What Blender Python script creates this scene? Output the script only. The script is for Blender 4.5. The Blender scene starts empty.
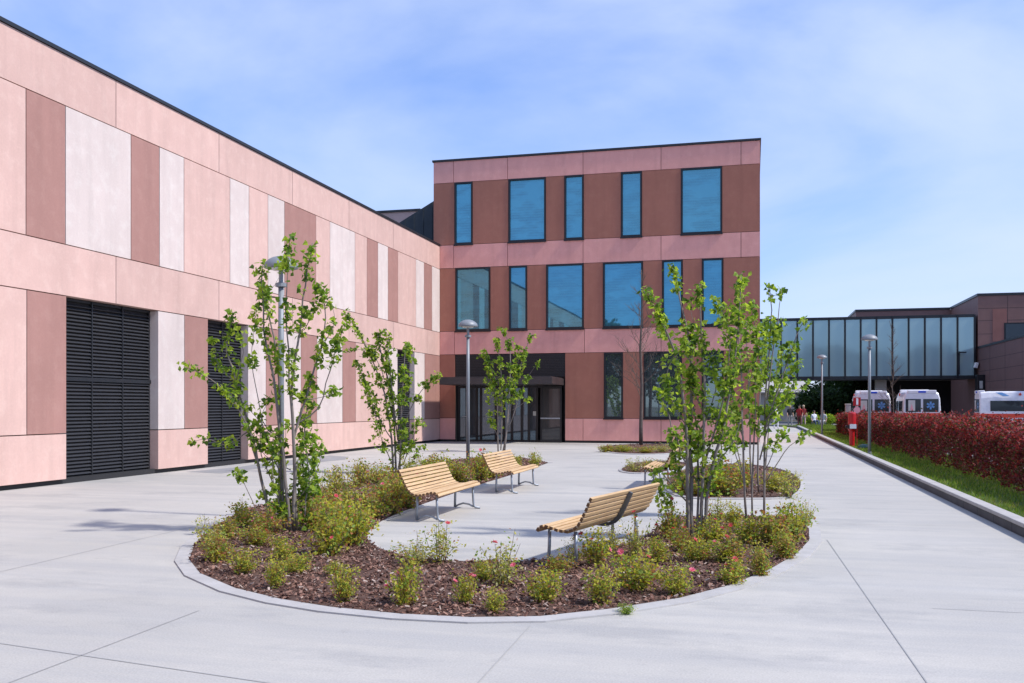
import bpy, math, random
from mathutils import Vector, Matrix
from mathutils.geometry import tessellate_polygon
random.seed(7)
R=random.Random(11)
C=bpy.context.scene.collection
FP=935.0; TH=math.atan(240/935); c_,s_=math.cos(TH),math.sin(TH); H=1.7; HY=406.0
def W(X,d): return (X*c_-d*s_, X*s_+d*c_)
def G(px,py,z=0.0):
    d=FP*(H-z)/(py-HY); x,y=W((px-512)/FP*d,d); return (x,y)
def P(px,py,d):
    x,y=W((px-512)/FP*d,d); return Vector((x,y,H-(py-HY)/FP*d))
def FX(px,Y):
    u=(px-512)/FP; return Y*(u*c_-s_)/(u*s_+c_)
WX=-14.48
def WY(px):
    u=(px-512)/FP; return WX*(u*s_+c_)/(u*c_-s_)

# ------------------------------------------------------------------ mesh helpers
class MB:
    def __init__(s): s.v=[]; s.f=[]; s.m=[]
    def face(s,pts,mi=0):
        n=len(s.v); s.v.extend([tuple(p) for p in pts]); s.f.append(tuple(range(n,n+len(pts)))); s.m.append(mi)
    def box(s,a,b,mi=0,M=None):
        x0,y0,z0=a; x1,y1,z1=b
        vs=[(x0,y0,z0),(x1,y0,z0),(x1,y1,z0),(x0,y1,z0),(x0,y0,z1),(x1,y0,z1),(x1,y1,z1),(x0,y1,z1)]
        if M: vs=[tuple(M@Vector(q)) for q in vs]
        n=len(s.v); s.v+=vs
        for f in ((0,3,2,1),(4,5,6,7),(0,1,5,4),(1,2,6,5),(2,3,7,6),(3,0,4,7)):
            s.f.append(tuple(n+i for i in f)); s.m.append(mi)
    def tube(s,pts,rad,seg=8,mi=0,cap=True):
        pts=[Vector(p) for p in pts]; n=len(pts)
        if not hasattr(rad,'__len__'): rad=[rad]*n
        base=len(s.v); prev=None
        for i,p in enumerate(pts):
            t=(pts[min(i+1,n-1)]-pts[max(i-1,0)]).normalized()
            if prev is None:
                u=t.orthogonal().normalized()
            else:
                u=(prev-t*prev.dot(t)).normalized()
            prev=u; w=t.cross(u)
            for k in range(seg):
                a=2*math.pi*k/seg; q=p+(u*math.cos(a)+w*math.sin(a))*rad[i]; s.v.append(tuple(q))
        for i in range(n-1):
            for k in range(seg):
                a=base+i*seg+k; b=base+i*seg+(k+1)%seg
                s.f.append((a,b,b+seg,a+seg)); s.m.append(mi)
        if cap:
            s.f.append(tuple(base+k for k in range(seg))[::-1]); s.m.append(mi)
            s.f.append(tuple(base+(n-1)*seg+k for k in range(seg))); s.m.append(mi)
    def lathe(s,prof,seg=20,o=(0,0,0),mi=0):
        base=len(s.v)
        for r,z in prof:
            for k in range(seg):
                a=2*math.pi*k/seg; s.v.append((o[0]+r*math.cos(a),o[1]+r*math.sin(a),o[2]+z))
        for i in range(len(prof)-1):
            for k in range(seg):
                a=base+i*seg+k; b=base+i*seg+(k+1)%seg
                s.f.append((a,b,b+seg,a+seg)); s.m.append(mi)
    def poly(s,pts,z=0.0,mi=0):
        vs=[Vector((p[0],p[1],z)) for p in pts]; n=len(s.v); s.v+=[tuple(q) for q in vs]
        for t in tessellate_polygon([vs]):
            a,b,c=t
            if (vs[b]-vs[a]).cross(vs[c]-vs[a]).z<0: b,c=c,b
            s.f.append((n+a,n+b,n+c)); s.m.append(mi)
    def build(s,name,mat,parent=None,loc=None,smooth=False,bevel=0):
        me=bpy.data.meshes.new(name); me.from_pydata(s.v,[],s.f)
        ms=mat if isinstance(mat,(list,tuple)) else [mat]
        for m in ms: me.materials.append(m)
        if len(ms)>1: me.polygons.foreach_set('material_index',s.m)
        if smooth: me.polygons.foreach_set('use_smooth',[True]*len(me.polygons))
        me.update()
        o=bpy.data.objects.new(name,me); C.objects.link(o)
        if parent: o.parent=parent
        if loc: o.location=loc
        if bevel:
            b=o.modifiers.new('b','BEVEL'); b.width=bevel; b.segments=2; b.limit_method='ANGLE'
        return o
def tag(o,label=None,cat=None,group=None,kind=None):
    if label: o['label']=label
    if cat: o['category']=cat
    if group: o['group']=group
    if kind: o['kind']=kind
    return o
def empty(name,loc=(0,0,0),rz=0,label=None,cat=None,group=None):
    o=bpy.data.objects.new(name,None); C.objects.link(o); o.location=loc; o.rotation_euler=(0,0,rz); o.empty_display_size=.2
    return tag(o,label,cat,group)
def kids(o): return [x for x in C.objects if x.parent==o]
def copy_tree(o,parent=None):
    k=o.copy(); C.objects.link(k); k.parent=parent
    for ch in kids(o): copy_tree(ch,k)
    return k
def L(m,o): return [(p[0]-o[0],p[1]-o[1],p[2]-o[2]) for p in m]

# ------------------------------------------------------------------ materials
def newmat(name):
    m=bpy.data.materials.new(name); m.use_nodes=True; nt=m.node_tree
    return m,nt,nt.nodes['Principled BSDF']
def N(nt,t,**k):
    n=nt.nodes.new(t)
    for a,b in k.items():
        if a in n.inputs: n.inputs[a].default_value=b
        else: setattr(n,a,b)
    return n
def mix(nt,fac,a,b,mode='MIX'):
    n=nt.nodes.new('ShaderNodeMix'); n.data_type='RGBA'; n.blend_type=mode
    for i,v in ((0,fac),(6,a),(7,b)):
        if hasattr(v,'links'): nt.links.new(v,n.inputs[i])
        elif isinstance(v,(tuple,list)): n.inputs[i].default_value=(*v[:3],1)
        else: n.inputs[i].default_value=v
    return n.outputs[2]
def ramp(nt,src,a,b):
    n=nt.nodes.new('ShaderNodeMapRange'); n.inputs[1].default_value=a; n.inputs[2].default_value=b
    nt.links.new(src,n.inputs[0]); return n.outputs[0]
def noise(nt,scale,detail=4,stretch=None,rough=.55,coord='Object',rot=None):
    tc=nt.nodes.new('ShaderNodeTexCoord'); mp=nt.nodes.new('ShaderNodeMapping')
    nt.links.new(tc.outputs[coord],mp.inputs[0])
    if stretch: mp.inputs['Scale'].default_value=stretch
    if rot: mp.inputs['Rotation'].default_value=rot
    n=nt.nodes.new('ShaderNodeTexNoise'); n.inputs['Scale'].default_value=scale; n.inputs['Detail'].default_value=detail; n.inputs['Roughness'].default_value=rough
    nt.links.new(mp.outputs[0],n.inputs[0]); return n.outputs[0]
def bump(nt,bs,src,st=.3,dist=.01):
    b=nt.nodes.new('ShaderNodeBump'); b.inputs['Strength'].default_value=st; b.inputs['Distance'].default_value=dist
    nt.links.new(src,b.inputs['Height']); nt.links.new(b.outputs[0],bs.inputs['Normal'])
def dk(c,k): return tuple(x*k for x in c)
def mottled(name,col,var=.12,scale=1.5,rough=.85,fine=30,bm=.25,bd=.004,stretch=None,spec=.3):
    m,nt,bs=newmat(name)
    n1=noise(nt,scale,6,stretch); n2=noise(nt,fine,3,stretch)
    a=mix(nt,ramp(nt,n1,.3,.7),dk(col,1-var),dk(col,1+var))
    b=mix(nt,ramp(nt,n2,.3,.7),a,dk(col,1-var*.6)); 
    nt.links.new(mix(nt,.6,a,b),bs.inputs['Base Color'])
    bs.inputs['Roughness'].default_value=rough; bs.inputs['Specular IOR Level'].default_value=spec
    bump(nt,bs,n2,bm,bd)
    return m
def plain(name,col,rough=.5,metal=0,spec=.5):
    m,nt,bs=newmat(name)
    n=noise(nt,6,3)
    nt.links.new(mix(nt,ramp(nt,n,.3,.7),dk(col,.92),dk(col,1.06)),bs.inputs['Base Color'])
    bs.inputs['Roughness'].default_value=rough; bs.inputs['Metallic'].default_value=metal; bs.inputs['Specular IOR Level'].default_value=spec
    return m
def panelmat(name,col):
    # precast coloured concrete: cloudy casting marks, faint vertical streaks, small pores; each panel its own tone
    m,nt,bs=newmat(name)
    big=noise(nt,.8,5); st=noise(nt,1.0,4,(3,3,.35)); fi=noise(nt,22,4); cr=noise(nt,3.2,7,rough=.7)
    a=mix(nt,ramp(nt,big,.32,.7),dk(col,.93),dk(col,1.06))
    a=mix(nt,ramp(nt,st,.45,.75),a,dk(col,.87)); 
    pal=(min(1,col[0]*1.12),min(1,col[1]*1.25),min(1,col[2]*1.25))
    k=ramp(nt,cr,.5,.68); k2=nt.nodes.new('ShaderNodeMath'); k2.operation='MULTIPLY'; k2.inputs[1].default_value=.4; nt.links.new(k,k2.inputs[0])
    a=mix(nt,k2.outputs[0],a,pal)
    a=mix(nt,.12,a,mix(nt,ramp(nt,fi,.3,.7),dk(col,.7),dk(col,1.25)))
    oi=nt.nodes.new('ShaderNodeObjectInfo'); rr=ramp(nt,oi.outputs['Random'],0,1)
    rr.node.inputs[3].default_value=.94; rr.node.inputs[4].default_value=1.05
    hs=nt.nodes.new('ShaderNodeHueSaturation'); nt.links.new(rr,hs.inputs['Value']); nt.links.new(a,hs.inputs['Color'])
    nt.links.new(hs.outputs[0],bs.inputs['Base Color']); bs.inputs['Roughness'].default_value=.8; bs.inputs['Specular IOR Level'].default_value=.25
    bump(nt,bs,fi,.25,.003); return m
M={}
M['pink']=panelmat('pink_concrete',(.61,.41,.355))
M['brown']=panelmat('rose_brown_concrete',(.37,.20,.17))
M['white']=panelmat('pale_concrete',(.63,.535,.495))
M['dbrown']=panelmat('red_brown_concrete',(.375,.155,.108))
M['dpink']=panelmat('deep_pink_concrete',(.76,.365,.315))
M['gap']=plain('joint_dark',(.03,.025,.025),.9)
M['plinth']=plain('plinth_dark',(.02,.02,.022),.7)
M['metal_dark']=plain('dark_metal',(.022,.024,.028),.4,.2)
M['frame']=plain('window_frame',(.012,.012,.016),.4,.2)
M['zinc']=mottled('zinc',(.045,.055,.065),.15,3,.5,20,.05)
M['slat_dark']=plain('louvre_slat',(.05,.052,.06),.45,.3)
M['canopy']=plain('canopy_metal',(.045,.038,.04),.45,.2)
def glassmat(name,base,tint,refl,blind=False,rough=.015):
    m,nt,bs=newmat(name); out=nt.nodes['Material Output']
    bs.inputs['Roughness'].default_value=.6; bs.inputs['Base Color'].default_value=(*base,1)
    if blind:
        tc=nt.nodes.new('ShaderNodeTexCoord'); w=nt.nodes.new('ShaderNodeTexWave'); w.bands_direction='Z'; w.inputs['Scale'].default_value=3.2
        nt.links.new(tc.outputs['Object'],w.inputs[0])
        n=noise(nt,.9,2,(1,1,2.5))
        w.inputs['Scale'].default_value=2.6; oi=nt.nodes.new('ShaderNodeObjectInfo'); a=mix(nt,ramp(nt,w.outputs[1],0,1),dk(base,.75),dk(base,1.3)); a=mix(nt,ramp(nt,n,.42,.58),a,dk(base,2.1)); a=mix(nt,oi.outputs['Random'],a,mix(nt,.5,a,(.02,.04,.06))); nt.links.new(a,bs.inputs['Base Color'])
    g=nt.nodes.new('ShaderNodeBsdfGlossy'); g.inputs['Roughness'].default_value=rough; g.inputs['Color'].default_value=(*tint,1)
    fr=nt.nodes.new('ShaderNodeFresnel'); fr.inputs['IOR'].default_value=1.5
    ad=nt.nodes.new('ShaderNodeMath'); ad.operation='ADD'; ad.use_clamp=True; ad.inputs[1].default_value=refl; nt.links.new(fr.outputs[0],ad.inputs[0])
    wv=noise(nt,.7,2); b=nt.nodes.new('ShaderNodeBump'); b.inputs['Strength'].default_value=.04; b.inputs['Distance'].default_value=.02; nt.links.new(wv,b.inputs['Height']); nt.links.new(b.outputs[0],g.inputs['Normal'])
    mx=nt.nodes.new('ShaderNodeMixShader'); nt.links.new(ad.outputs[0],mx.inputs[0]); nt.links.new(bs.outputs[0],mx.inputs[1]); nt.links.new(g.outputs[0],mx.inputs[2])
    nt.links.new(mx.outputs[0],out.inputs[0]); return m
M['glass_blue']=glassmat('blue_solar_glass',(.022,.12,.165),(.20,.55,.72),.35,True)
M['glass_low']=glassmat('dark_window_glass',(.03,.045,.05),(.55,.7,.75),.3,False)
M['glass_bridge']=glassmat('bridge_glass',(.30,.42,.43),(.62,.85,.88),.10,False,.05)
M['glass_van']=glassmat('vehicle_glass',(.008,.012,.016),(.5,.65,.8),.0)
def clear(name):
    m,nt,bs=newmat(name); out=nt.nodes['Material Output']
    t=nt.nodes.new('ShaderNodeBsdfTransparent'); t.inputs[0].default_value=(.75,.8,.82,1)
    g=nt.nodes.new('ShaderNodeBsdfGlossy'); g.inputs['Roughness'].default_value=.01; g.inputs['Color'].default_value=(.7,.85,1,1)
    mx=nt.nodes.new('ShaderNodeMixShader'); mx.inputs[0].default_value=.28
    nt.links.new(t.outputs[0],mx.inputs[1]); nt.links.new(g.outputs[0],mx.inputs[2]); nt.links.new(mx.outputs[0],out.inputs[0]); return m
M['glass_clear']=clear('door_glass')
# poured concrete paving, drag-brushed across the path, with cloudy stains
def paving():
    m,nt,bs=newmat('brushed_concrete'); col=(.43,.422,.40)
    cl=noise(nt,.22,7,rough=.62); br=noise(nt,1.6,7,(.10,1.8,1),rough=.65,rot=(0,0,.05)); br2=noise(nt,.5,5,(.16,1.2,1),rough=.6,rot=(0,0,-.12))
    st=noise(nt,.8,8,(.6,1.2,1),rough=.7); fi=noise(nt,70,3); md=noise(nt,5,6,rough=.7); sp=noise(nt,2.2,8,rough=.75)
    def mul(src,k):
        q=nt.nodes.new('ShaderNodeMath'); q.operation='MULTIPLY'; q.inputs[1].default_value=k; nt.links.new(src,q.inputs[0]); return q.outputs[0]
    a=mix(nt,ramp(nt,cl,.35,.65),(.39,.376,.345),(.53,.505,.455))
    a=mix(nt,mul(ramp(nt,br,.42,.72),.8),a,(.335,.335,.335))
    a=mix(nt,mul(ramp(nt,br2,.55,.68),.5),a,(.50,.49,.46))
    a=mix(nt,mul(ramp(nt,st,.53,.63),.55),a,(.27,.27,.27))
    a=mix(nt,mul(ramp(nt,sp,.60,.70),.45),a,(.25,.24,.235))
    a=mix(nt,mul(ramp(nt,md,.3,.8),.5),a,dk(col,.86))
    a=mix(nt,.22,a,mix(nt,ramp(nt,fi,.35,.65),dk(col,.55),dk(col,1.35)))
    nt.links.new(a,bs.inputs['Base Color']); bs.inputs['Roughness'].default_value=.8; bs.inputs['Specular IOR Level'].default_value=.3
    bump(nt,bs,br,.35,.012); return m
M['paving']=paving()
M['kerb_c']=mottled('kerb_concrete',(.42,.41,.40),.15,4,.85,40)
M['kerb_shade']=mottled('kerb_shade',(.10,.10,.105),.25,3,.8,30,.4,.01)  # dark tone stands in for shade on the lawn kerb's face
M['joint']=plain('joint_filler',(.33,.33,.325),.9)
M['shade_strip']=mottled('shaded_concrete',(.27,.28,.29),.15,1.5,.7,30,.1)  # darker concrete tone, paints the shadow strip beside the annex
M['soil']=mottled('soil',(.12,.07,.055),.4,10,.95,40,.8,.03)
M['asph']=mottled('asphalt',(.17,.17,.175),.15,1,.9,60)
M['lawn']=mottled('lawn_soil',(.075,.12,.025),.4,1.3,.95,14,.8,.03)
M['gravel']=mottled('earth_ground',(.16,.15,.12),.3,.4,.95,12,.5)
def leafmat(name,col,trans=.45,rough=.5):
    m,nt,bs=newmat(name); out=nt.nodes['Material Output']
    n=noise(nt,9,2); a=mix(nt,ramp(nt,n,.3,.7),dk(col,.72),dk(col,1.3)); nt.links.new(a,bs.inputs['Base Color'])
    bs.inputs['Roughness'].default_value=rough; bs.inputs['Specular IOR Level'].default_value=.25
    t=nt.nodes.new('ShaderNodeBsdfTranslucent'); tc=mix(nt,1,a,(1.5,1.5,.7),'MULTIPLY'); nt.links.new(tc,t.inputs[0])
    mx=nt.nodes.new('ShaderNodeMixShader'); mx.inputs[0].default_value=trans
    nt.links.new(bs.outputs[0],mx.inputs[1]); nt.links.new(t.outputs[0],mx.inputs[2]); nt.links.new(mx.outputs[0],out.inputs[0]); return m
M['lf1']=leafmat('leaf_green',(.18,.29,.04),.5); M['lf2']=leafmat('leaf_bright',(.34,.44,.065),.55); M['lf3']=leafmat('leaf_dark',(.075,.14,.025),.45)
M['sy']=leafmat('shrub_yellow_green',(.43,.41,.06)); M['sg']=leafmat('shrub_green',(.20,.30,.055)); M['so']=leafmat('shrub_olive',(.27,.23,.07)); M['sr']=leafmat('shrub_reddish',(.36,.15,.07)); M['sp']=leafmat('shrub_pale',(.46,.44,.20))
M['pinkfl']=leafmat('pink_petal',(.68,.17,.27),.3); M['redfl']=leafmat('red_petal',(.60,.10,.13),.3); M['whitefl']=leafmat('cream_petal',(.8,.74,.6),.3)
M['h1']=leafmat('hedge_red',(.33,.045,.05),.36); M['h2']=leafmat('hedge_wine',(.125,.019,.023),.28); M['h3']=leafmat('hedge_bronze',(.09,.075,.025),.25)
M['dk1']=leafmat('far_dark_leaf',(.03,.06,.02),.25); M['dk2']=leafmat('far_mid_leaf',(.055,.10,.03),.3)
M['bark']=mottled('grey_bark',(.22,.19,.17),.3,6,.9,40,.6,.01,(1,1,.3)); M['twig']=plain('twig',(.13,.10,.08),.85)
M['darkbark']=mottled('dark_bark',(.11,.09,.08),.3,6,.9,40,.6,.01)
M['grass1']=leafmat('grass_blade',(.20,.29,.04),.35); M['grass2']=leafmat('grass_blade_dark',(.10,.18,.03),.35); M['grass3']=leafmat('grass_blade_dry',(.26,.24,.09),.35)
def wood(name,a,b):
    m,nt,bs=newmat(name); g=noise(nt,3,6,(1.5,25,25)); l=noise(nt,1.3,3,(.6,6,6))
    x=mix(nt,ramp(nt,g,.3,.7),a,b); x=mix(nt,ramp(nt,l,.4,.8),x,dk(a,.85)); nt.links.new(x,bs.inputs['Base Color']); bs.inputs['Roughness'].default_value=.6; bump(nt,bs,g,.3,.002); return m
M['wood']=wood('larch_slats',(.50,.32,.16),(.68,.49,.28)); M['wood_end']=plain('slat_end_grain',(.16,.08,.035),.8)
M['steel']=plain('galvanised_steel',(.30,.33,.37),.45,.6)
M['lampgrey']=plain('lamp_grey',(.23,.25,.27),.5,.15); M['lens']=plain('lamp_lens',(.7,.7,.68),.3)
M['chip']=[mottled('bark_chip_a',(.17,.085,.062),.3,20),mottled('bark_chip_b',(.31,.18,.135),.3,20),mottled('bark_chip_c',(.08,.04,.03),.3,20),mottled('bark_chip_d',(.42,.33,.28),.2,20)]
M['clad']=mottled('brown_cladding',(.24,.13,.11),.1,1.2,.6,20,.1); M['clad_d']=mottled('dark_brown_cladding',(.18,.10,.09),.1,1.2,.6,20,.1); M['clad_r']=mottled('russet_cladding',(.29,.125,.10),.1,1.2,.6,20,.1)
M['clad_seam']=plain('cladding_seam',(.05,.03,.03),.8)
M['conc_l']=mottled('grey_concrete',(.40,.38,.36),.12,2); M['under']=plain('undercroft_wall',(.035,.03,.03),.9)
M['vanw']=plain('van_white',(.75,.76,.80),.25,0,.6); M['vanred']=plain('stripe_orange_red',(.75,.07,.03),.4); M['vanblue']=plain('stripe_blue',(.12,.28,.55),.4)
M['rubber']=plain('rubber',(.02,.02,.02),.9); M['red']=plain('signal_red',(.45,.008,.01),.35); M['whitep']=plain('white_paint',(.8,.8,.8),.4); M['pinkp']=plain('faded_pink',(.75,.35,.38),.5)
M['green']=plain('dark_green_plastic',(.01,.06,.045),.4); M['blue_l']=plain('blue_beacon',(.02,.08,.6),.2)
M['inter']=mottled('interior_wall',(.30,.27,.25),.2,2); M['floorin']=mottled('interior_floor',(.22,.20,.19),.1,2,.4); M['posterg']=plain('notice_paper',(.55,.55,.52),.7)

# ------------------------------------------------------------------ ground
m=MB(); m.poly([(-1500,-1500),(1500,-1500),(1500,1500),(-1500,1500)],-.08); tag(m.build('ground',M['gravel']),kind='structure')
KX=3.4
m=MB(); m.poly([(-40,-30),(KX,-30),(KX,76),(.9,84),(.3,84),(.3,42.62),(-40,42.62)],0); tag(m.build('pavement',M['paving']),kind='structure')
m=MB(); m.poly([(6.1,-30),(60,-30),(60,100),(-3,100),(-3,84.05),(6.1,84.05)],-.02); tag(m.build('car_park',M['asph']),kind='structure')
m=MB(); m.poly([(KX+.2,-30),(6.3,-30),(6.3,83),(1.2,83),(KX+.2,76)],.09)
tag(m.build('lawn',M['lawn']),kind='structure')
# lawn kerb: real step, stones with small joints; dark lower face is painted shade
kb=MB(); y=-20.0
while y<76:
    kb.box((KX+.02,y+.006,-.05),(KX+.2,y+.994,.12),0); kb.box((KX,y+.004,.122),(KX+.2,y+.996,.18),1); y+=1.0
tag(kb.build('kerb',[M['kerb_shade'],M['kerb_c']],bevel=.01),kind='structure')
# joints
jm=MB()
def strip(m,pts,w,z):
    for a,b in zip(pts,pts[1:]):
        a=Vector((*a,0)); b=Vector((*b,0)); t=(b-a).normalized(); n=Vector((-t.y,t.x,0))*w/2
        m.face([(a-n+Vector((0,0,z))),(b-n+Vector((0,0,z))),(b+n+Vector((0,0,z))),(a+n+Vector((0,0,z)))])
def ext(a,b,e0=0,e1=0):
    a=Vector(a); b=Vector(b); t=(b-a).normalized(); return [tuple(a-t*e0),tuple(b+t*e1)]
for a,b,e0,e1 in [((827,540),(927,683),0,4),((0,572),(199,525.4),1.5,.3),((35.6,673),(199,610.8),2,0),((0,643.6),(199,673),3,2),((812,524),(970,526),0,.3),((932,608.6),(1024,613),0,.6),((530,626),(478,683),0,3),((820,470),(880,472),0,.2),((440,452),(300,463),0,0)]:
    strip(jm,ext(G(*a),G(*b),e0,e1),.009,.004)
tag(jm.build('pavement_joint',M['joint']),kind='structure')
# painted shadow strip on the paving at the foot of the annex wall
m=MB(); m.poly([G(*p) for p in [(186,472),(222,473.5),(262,468),(345,459.5),(349,457),(330,455.5),(262,463.5),(240,467)]],.004); tag(m.build('pavement_shadow',M['shade_strip']),kind='structure')
# ------------------------------------------------------------------ planting beds
outer=[(548,463),(520,458),(490,457),(455,460),(420,466),(380,475),(330,488),(285,500),(245,510),(212,529),(194,547),(189,561),(200,575),(235,590),(280,601),(330,609),(400,616),(470,619.5),(540,618.5),(610,611),(680,600),(730,587),(770,571),(797,555),(809,542),(809,530),(801,518)]
inner=[(780,517),(720,517),(690,517.5),(672,520),(660,526),(645,538),(615,549),(565,559),(500,563.5),(430,561),(388,553),(369,544),(366,535),(377,524),(400,513),(440,499),(480,485),(520,473)]
def smooth(pts,n=3,closed=False):
    for _ in range(n-1):
        q=[]; k=len(pts)
        for i in range(k if closed else k-1):
            a=Vector(pts[i]); b=Vector(pts[(i+1)%k]); q+= [tuple(a*.75+b*.25),tuple(a*.25+b*.75)]
        if not closed: q=[pts[0]]+q+[pts[-1]]
        pts=q
    return pts
go=[G(*p) for p in outer]; gi=smooth([G(*p) for p in inner])
bed1=go+gi
bed2=smooth([G(*p) for p in [(680,499),(740,499.5),(787,499),(800,492),(801,480),(785,470),(745,464),(700,465),(672,474),(664,486)]],3,True)
bedA=smooth([G(*p) for p in [(598,449),(606,445.5),(640,444),(670,444.5),(690,448),(685,453),(650,455),(610,453.5)]],3,True)
bedB=smooth([G(*p) for p in [(618,471),(632,463),(660,461),(690,463),(680,471),(655,473.5),(632,474)]],3,True)
def inside(p,poly):
    x,y=p; r=False; n=len(poly)
    for i in range(n):
        x0,y0=poly[i]; x1,y1=poly[(i+1)%n]
        if (y0>y)!=(y1>y) and x<(x1-x0)*(y-y0)/(y1-y0)+x0: r=not r
    return r
for b in (bed1,bed2,bedA,bedB):
    m=MB(); m.poly(b,.012); tag(m.build('soil',M['soil']),kind='structure')
def kerbring(line,w,z,closed=False,side=1):
    m=MB(); n=len(line); vs=[Vector((*p,0)) for p in line]
    off=[]
    for i in range(n):
        a=vs[i-1] if (closed or i>0) else vs[i]; b=vs[(i+1)%n] if (closed or i<n-1) else vs[i]
        t=(b-a).normalized(); nn=Vector((t.y,-t.x,0))*side; off.append(vs[i]+nn*w)
    rng=range(n if closed else n-1)
    Z=Vector((0,0,z)); B=Vector((0,0,-.03))
    for i in rng:
        j=(i+1)%n
        for q in ([vs[i]+Z,vs[j]+Z,off[j]+Z*.72,off[i]+Z*.72],[vs[i]+B,vs[j]+B,vs[j]+Z,vs[i]+Z],[off[i]+Z*.72,off[j]+Z*.72,off[j]+B,off[i]+B]): m.face(q)
    for i,sg in ((0,1),(n-1,-1)):
        if not closed: m.face([vs[i]+B,vs[i]+Z,off[i]+Z*.72,off[i]+B])
    return m
def area(p): return sum(p[i][0]*p[(i+1)%len(p)][1]-p[(i+1)%len(p)][0]*p[i][1] for i in range(len(p)))/2
sd=1 if area(bed1)>0 else -1
tag(kerbring(go,.15,.02,side=sd).build('kerb',M['kerb_c']),kind='structure')
tag(kerbring(gi,.05,.015,side=sd).build('kerb',M['kerb_c']),kind='structure')
for b in (bed2,bedA,bedB):
    tag(kerbring(b,.07,.03,True,1 if area(b)>0 else -1).build('kerb',M['kerb_c']),kind='structure')
# bark chips
ch=MB()
def chips(poly,n,lo=.012):
    xs=[p[0] for p in poly]; ys=[p[1] for p in poly]; k=0
    while k<n:
        x=R.uniform(min(xs),max(xs)); y=R.uniform(min(ys),max(ys))
        if not inside((x,y),poly): continue
        far=y>13
        if far and R.random()<.45: continue
        k+=1
        l=R.uniform(.014,.05)*(1.4 if far else 1); w=l*R.uniform(.25,.6); t=R.uniform(.004,.01)
        Mx=Matrix.Translation((x,y,lo+R.uniform(.0,.028)))@Matrix.Rotation(R.uniform(0,6.28),4,'Z')@Matrix.Rotation(R.gauss(0,.45),4,'Y')@Matrix.Rotation(R.gauss(0,.35),4,'X')
        mi=R.choices((0,1,2,3),(4,3,3,1.1))[0]
        ch.box((-l/2,-w/2,0),(l/2,w/2,t),mi,Mx)
chips(bed1,30000); chips(bed2,1800); chips(bedA,500); chips(bedB,400)
tag(ch.build('bark_mulch',M['chip']),'brown bark chips covering the soil between the shrubs','bark mulch',kind='stuff')

# ------------------------------------------------------------------ annex building (left)
an=empty('annex_building',(WX,30,0),0,'long two-storey wing on the left clad in pink, rose-brown and pale concrete panels','building')
ao=(WX,30,0)
def apart(name,mb,mat,par=an,**k):
    mb.v=L(mb.v,ao); return mb.build(name,mat,par,**k)
Y0=-8.0; Y1=42.5; TH_=.28
m=MB(); m.box((-38,Y0,.0),(WX-TH_-.02,52,9.36)); apart('wall',m,M['gap'])
m=MB(); m.box((-37.5,Y0+.2,9.36),(WX-.5,51.8,9.38)); apart('roof',m,M['zinc'])
m=MB(); m.box((WX-.45,Y0,9.36),(WX+.04,Y1-.01,9.44)); apart('coping',m,M['metal_dark'])
m=MB(); m.box((WX-TH_-.02,Y0,-.02),(WX-.10,Y1,.12)); apart('plinth',m,M['plinth'])
g_=.011
def ap(y0,y1,z0,z1,mat):
    m=MB(); m.box((WX-TH_,y0+g_,z0+g_),(WX,y1-g_,z1-g_)); apart('wall_panel',m,M[mat])
Z=[.10,1.10,4.10,5.22,8.24,9.36]
joints=[Y0,2,7.5,13.0]+[WY(p) for p in (116,219,292.5,349,393.7,427)]+[Y1]
for a,b in zip(joints,joints[1:]): ap(a,b,Z[4],Z[5],'pink'); ap(a,b,Z[2],Z[3],'pink')
up=[(-999,'pink'),(26,'brown'),(65.5,'white'),(131,'brown'),(159.5,'white'),(184,'pink'),(230,'white'),(249,'pink'),(268,'white'),(284.5,'brown'),(316,'pink'),(330,'white'),(355,'pink'),(367,'brown'),(378,'white'),(388,'brown'),(398,'pink'),(416,'white'),(424,'brown'),(432,'white'),(440,None)]
def run(lst,z0,z1):
    for (a,mt),(b,_) in zip(lst,lst[1:]):
        if mt: ap(WY(a) if a>-900 else 14.0,min(WY(b),Y1),z0,z1,mt)
run(up,Z[3],Z[4])
for y0,y1,mt in ((Y0,-3,'pink'),(-3,1.5,'white'),(1.5,4,'brown'),(4,9,'pink'),(9,12,'white'),(12,14,'brown')): ap(y0,y1,Z[3],Z[4],mt); ap(y0,y1,Z[1],Z[2],mt)
lo=[(-999,'pink'),(26.8,'brown'),(66.5,None),(158,'white'),(184.5,'brown'),(208,None),(248,'white'),(266,'brown'),(283,'white'),(301,'brown'),(317,'white'),(342.5,'brown'),(355.7,'pink'),(388,'white'),(397.5,None),(414.5,'white'),(424.6,'brown'),(440,None)]
run(lo,Z[1],Z[2])
for a,b in ((Y0,6),(6,WY(66.5)),(WY(158),WY(208)),(WY(248),WY(317)),(WY(317),WY(397.5)),(WY(414.5),Y1)): ap(a,b,Z[0],Z[1],'pink')
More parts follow.
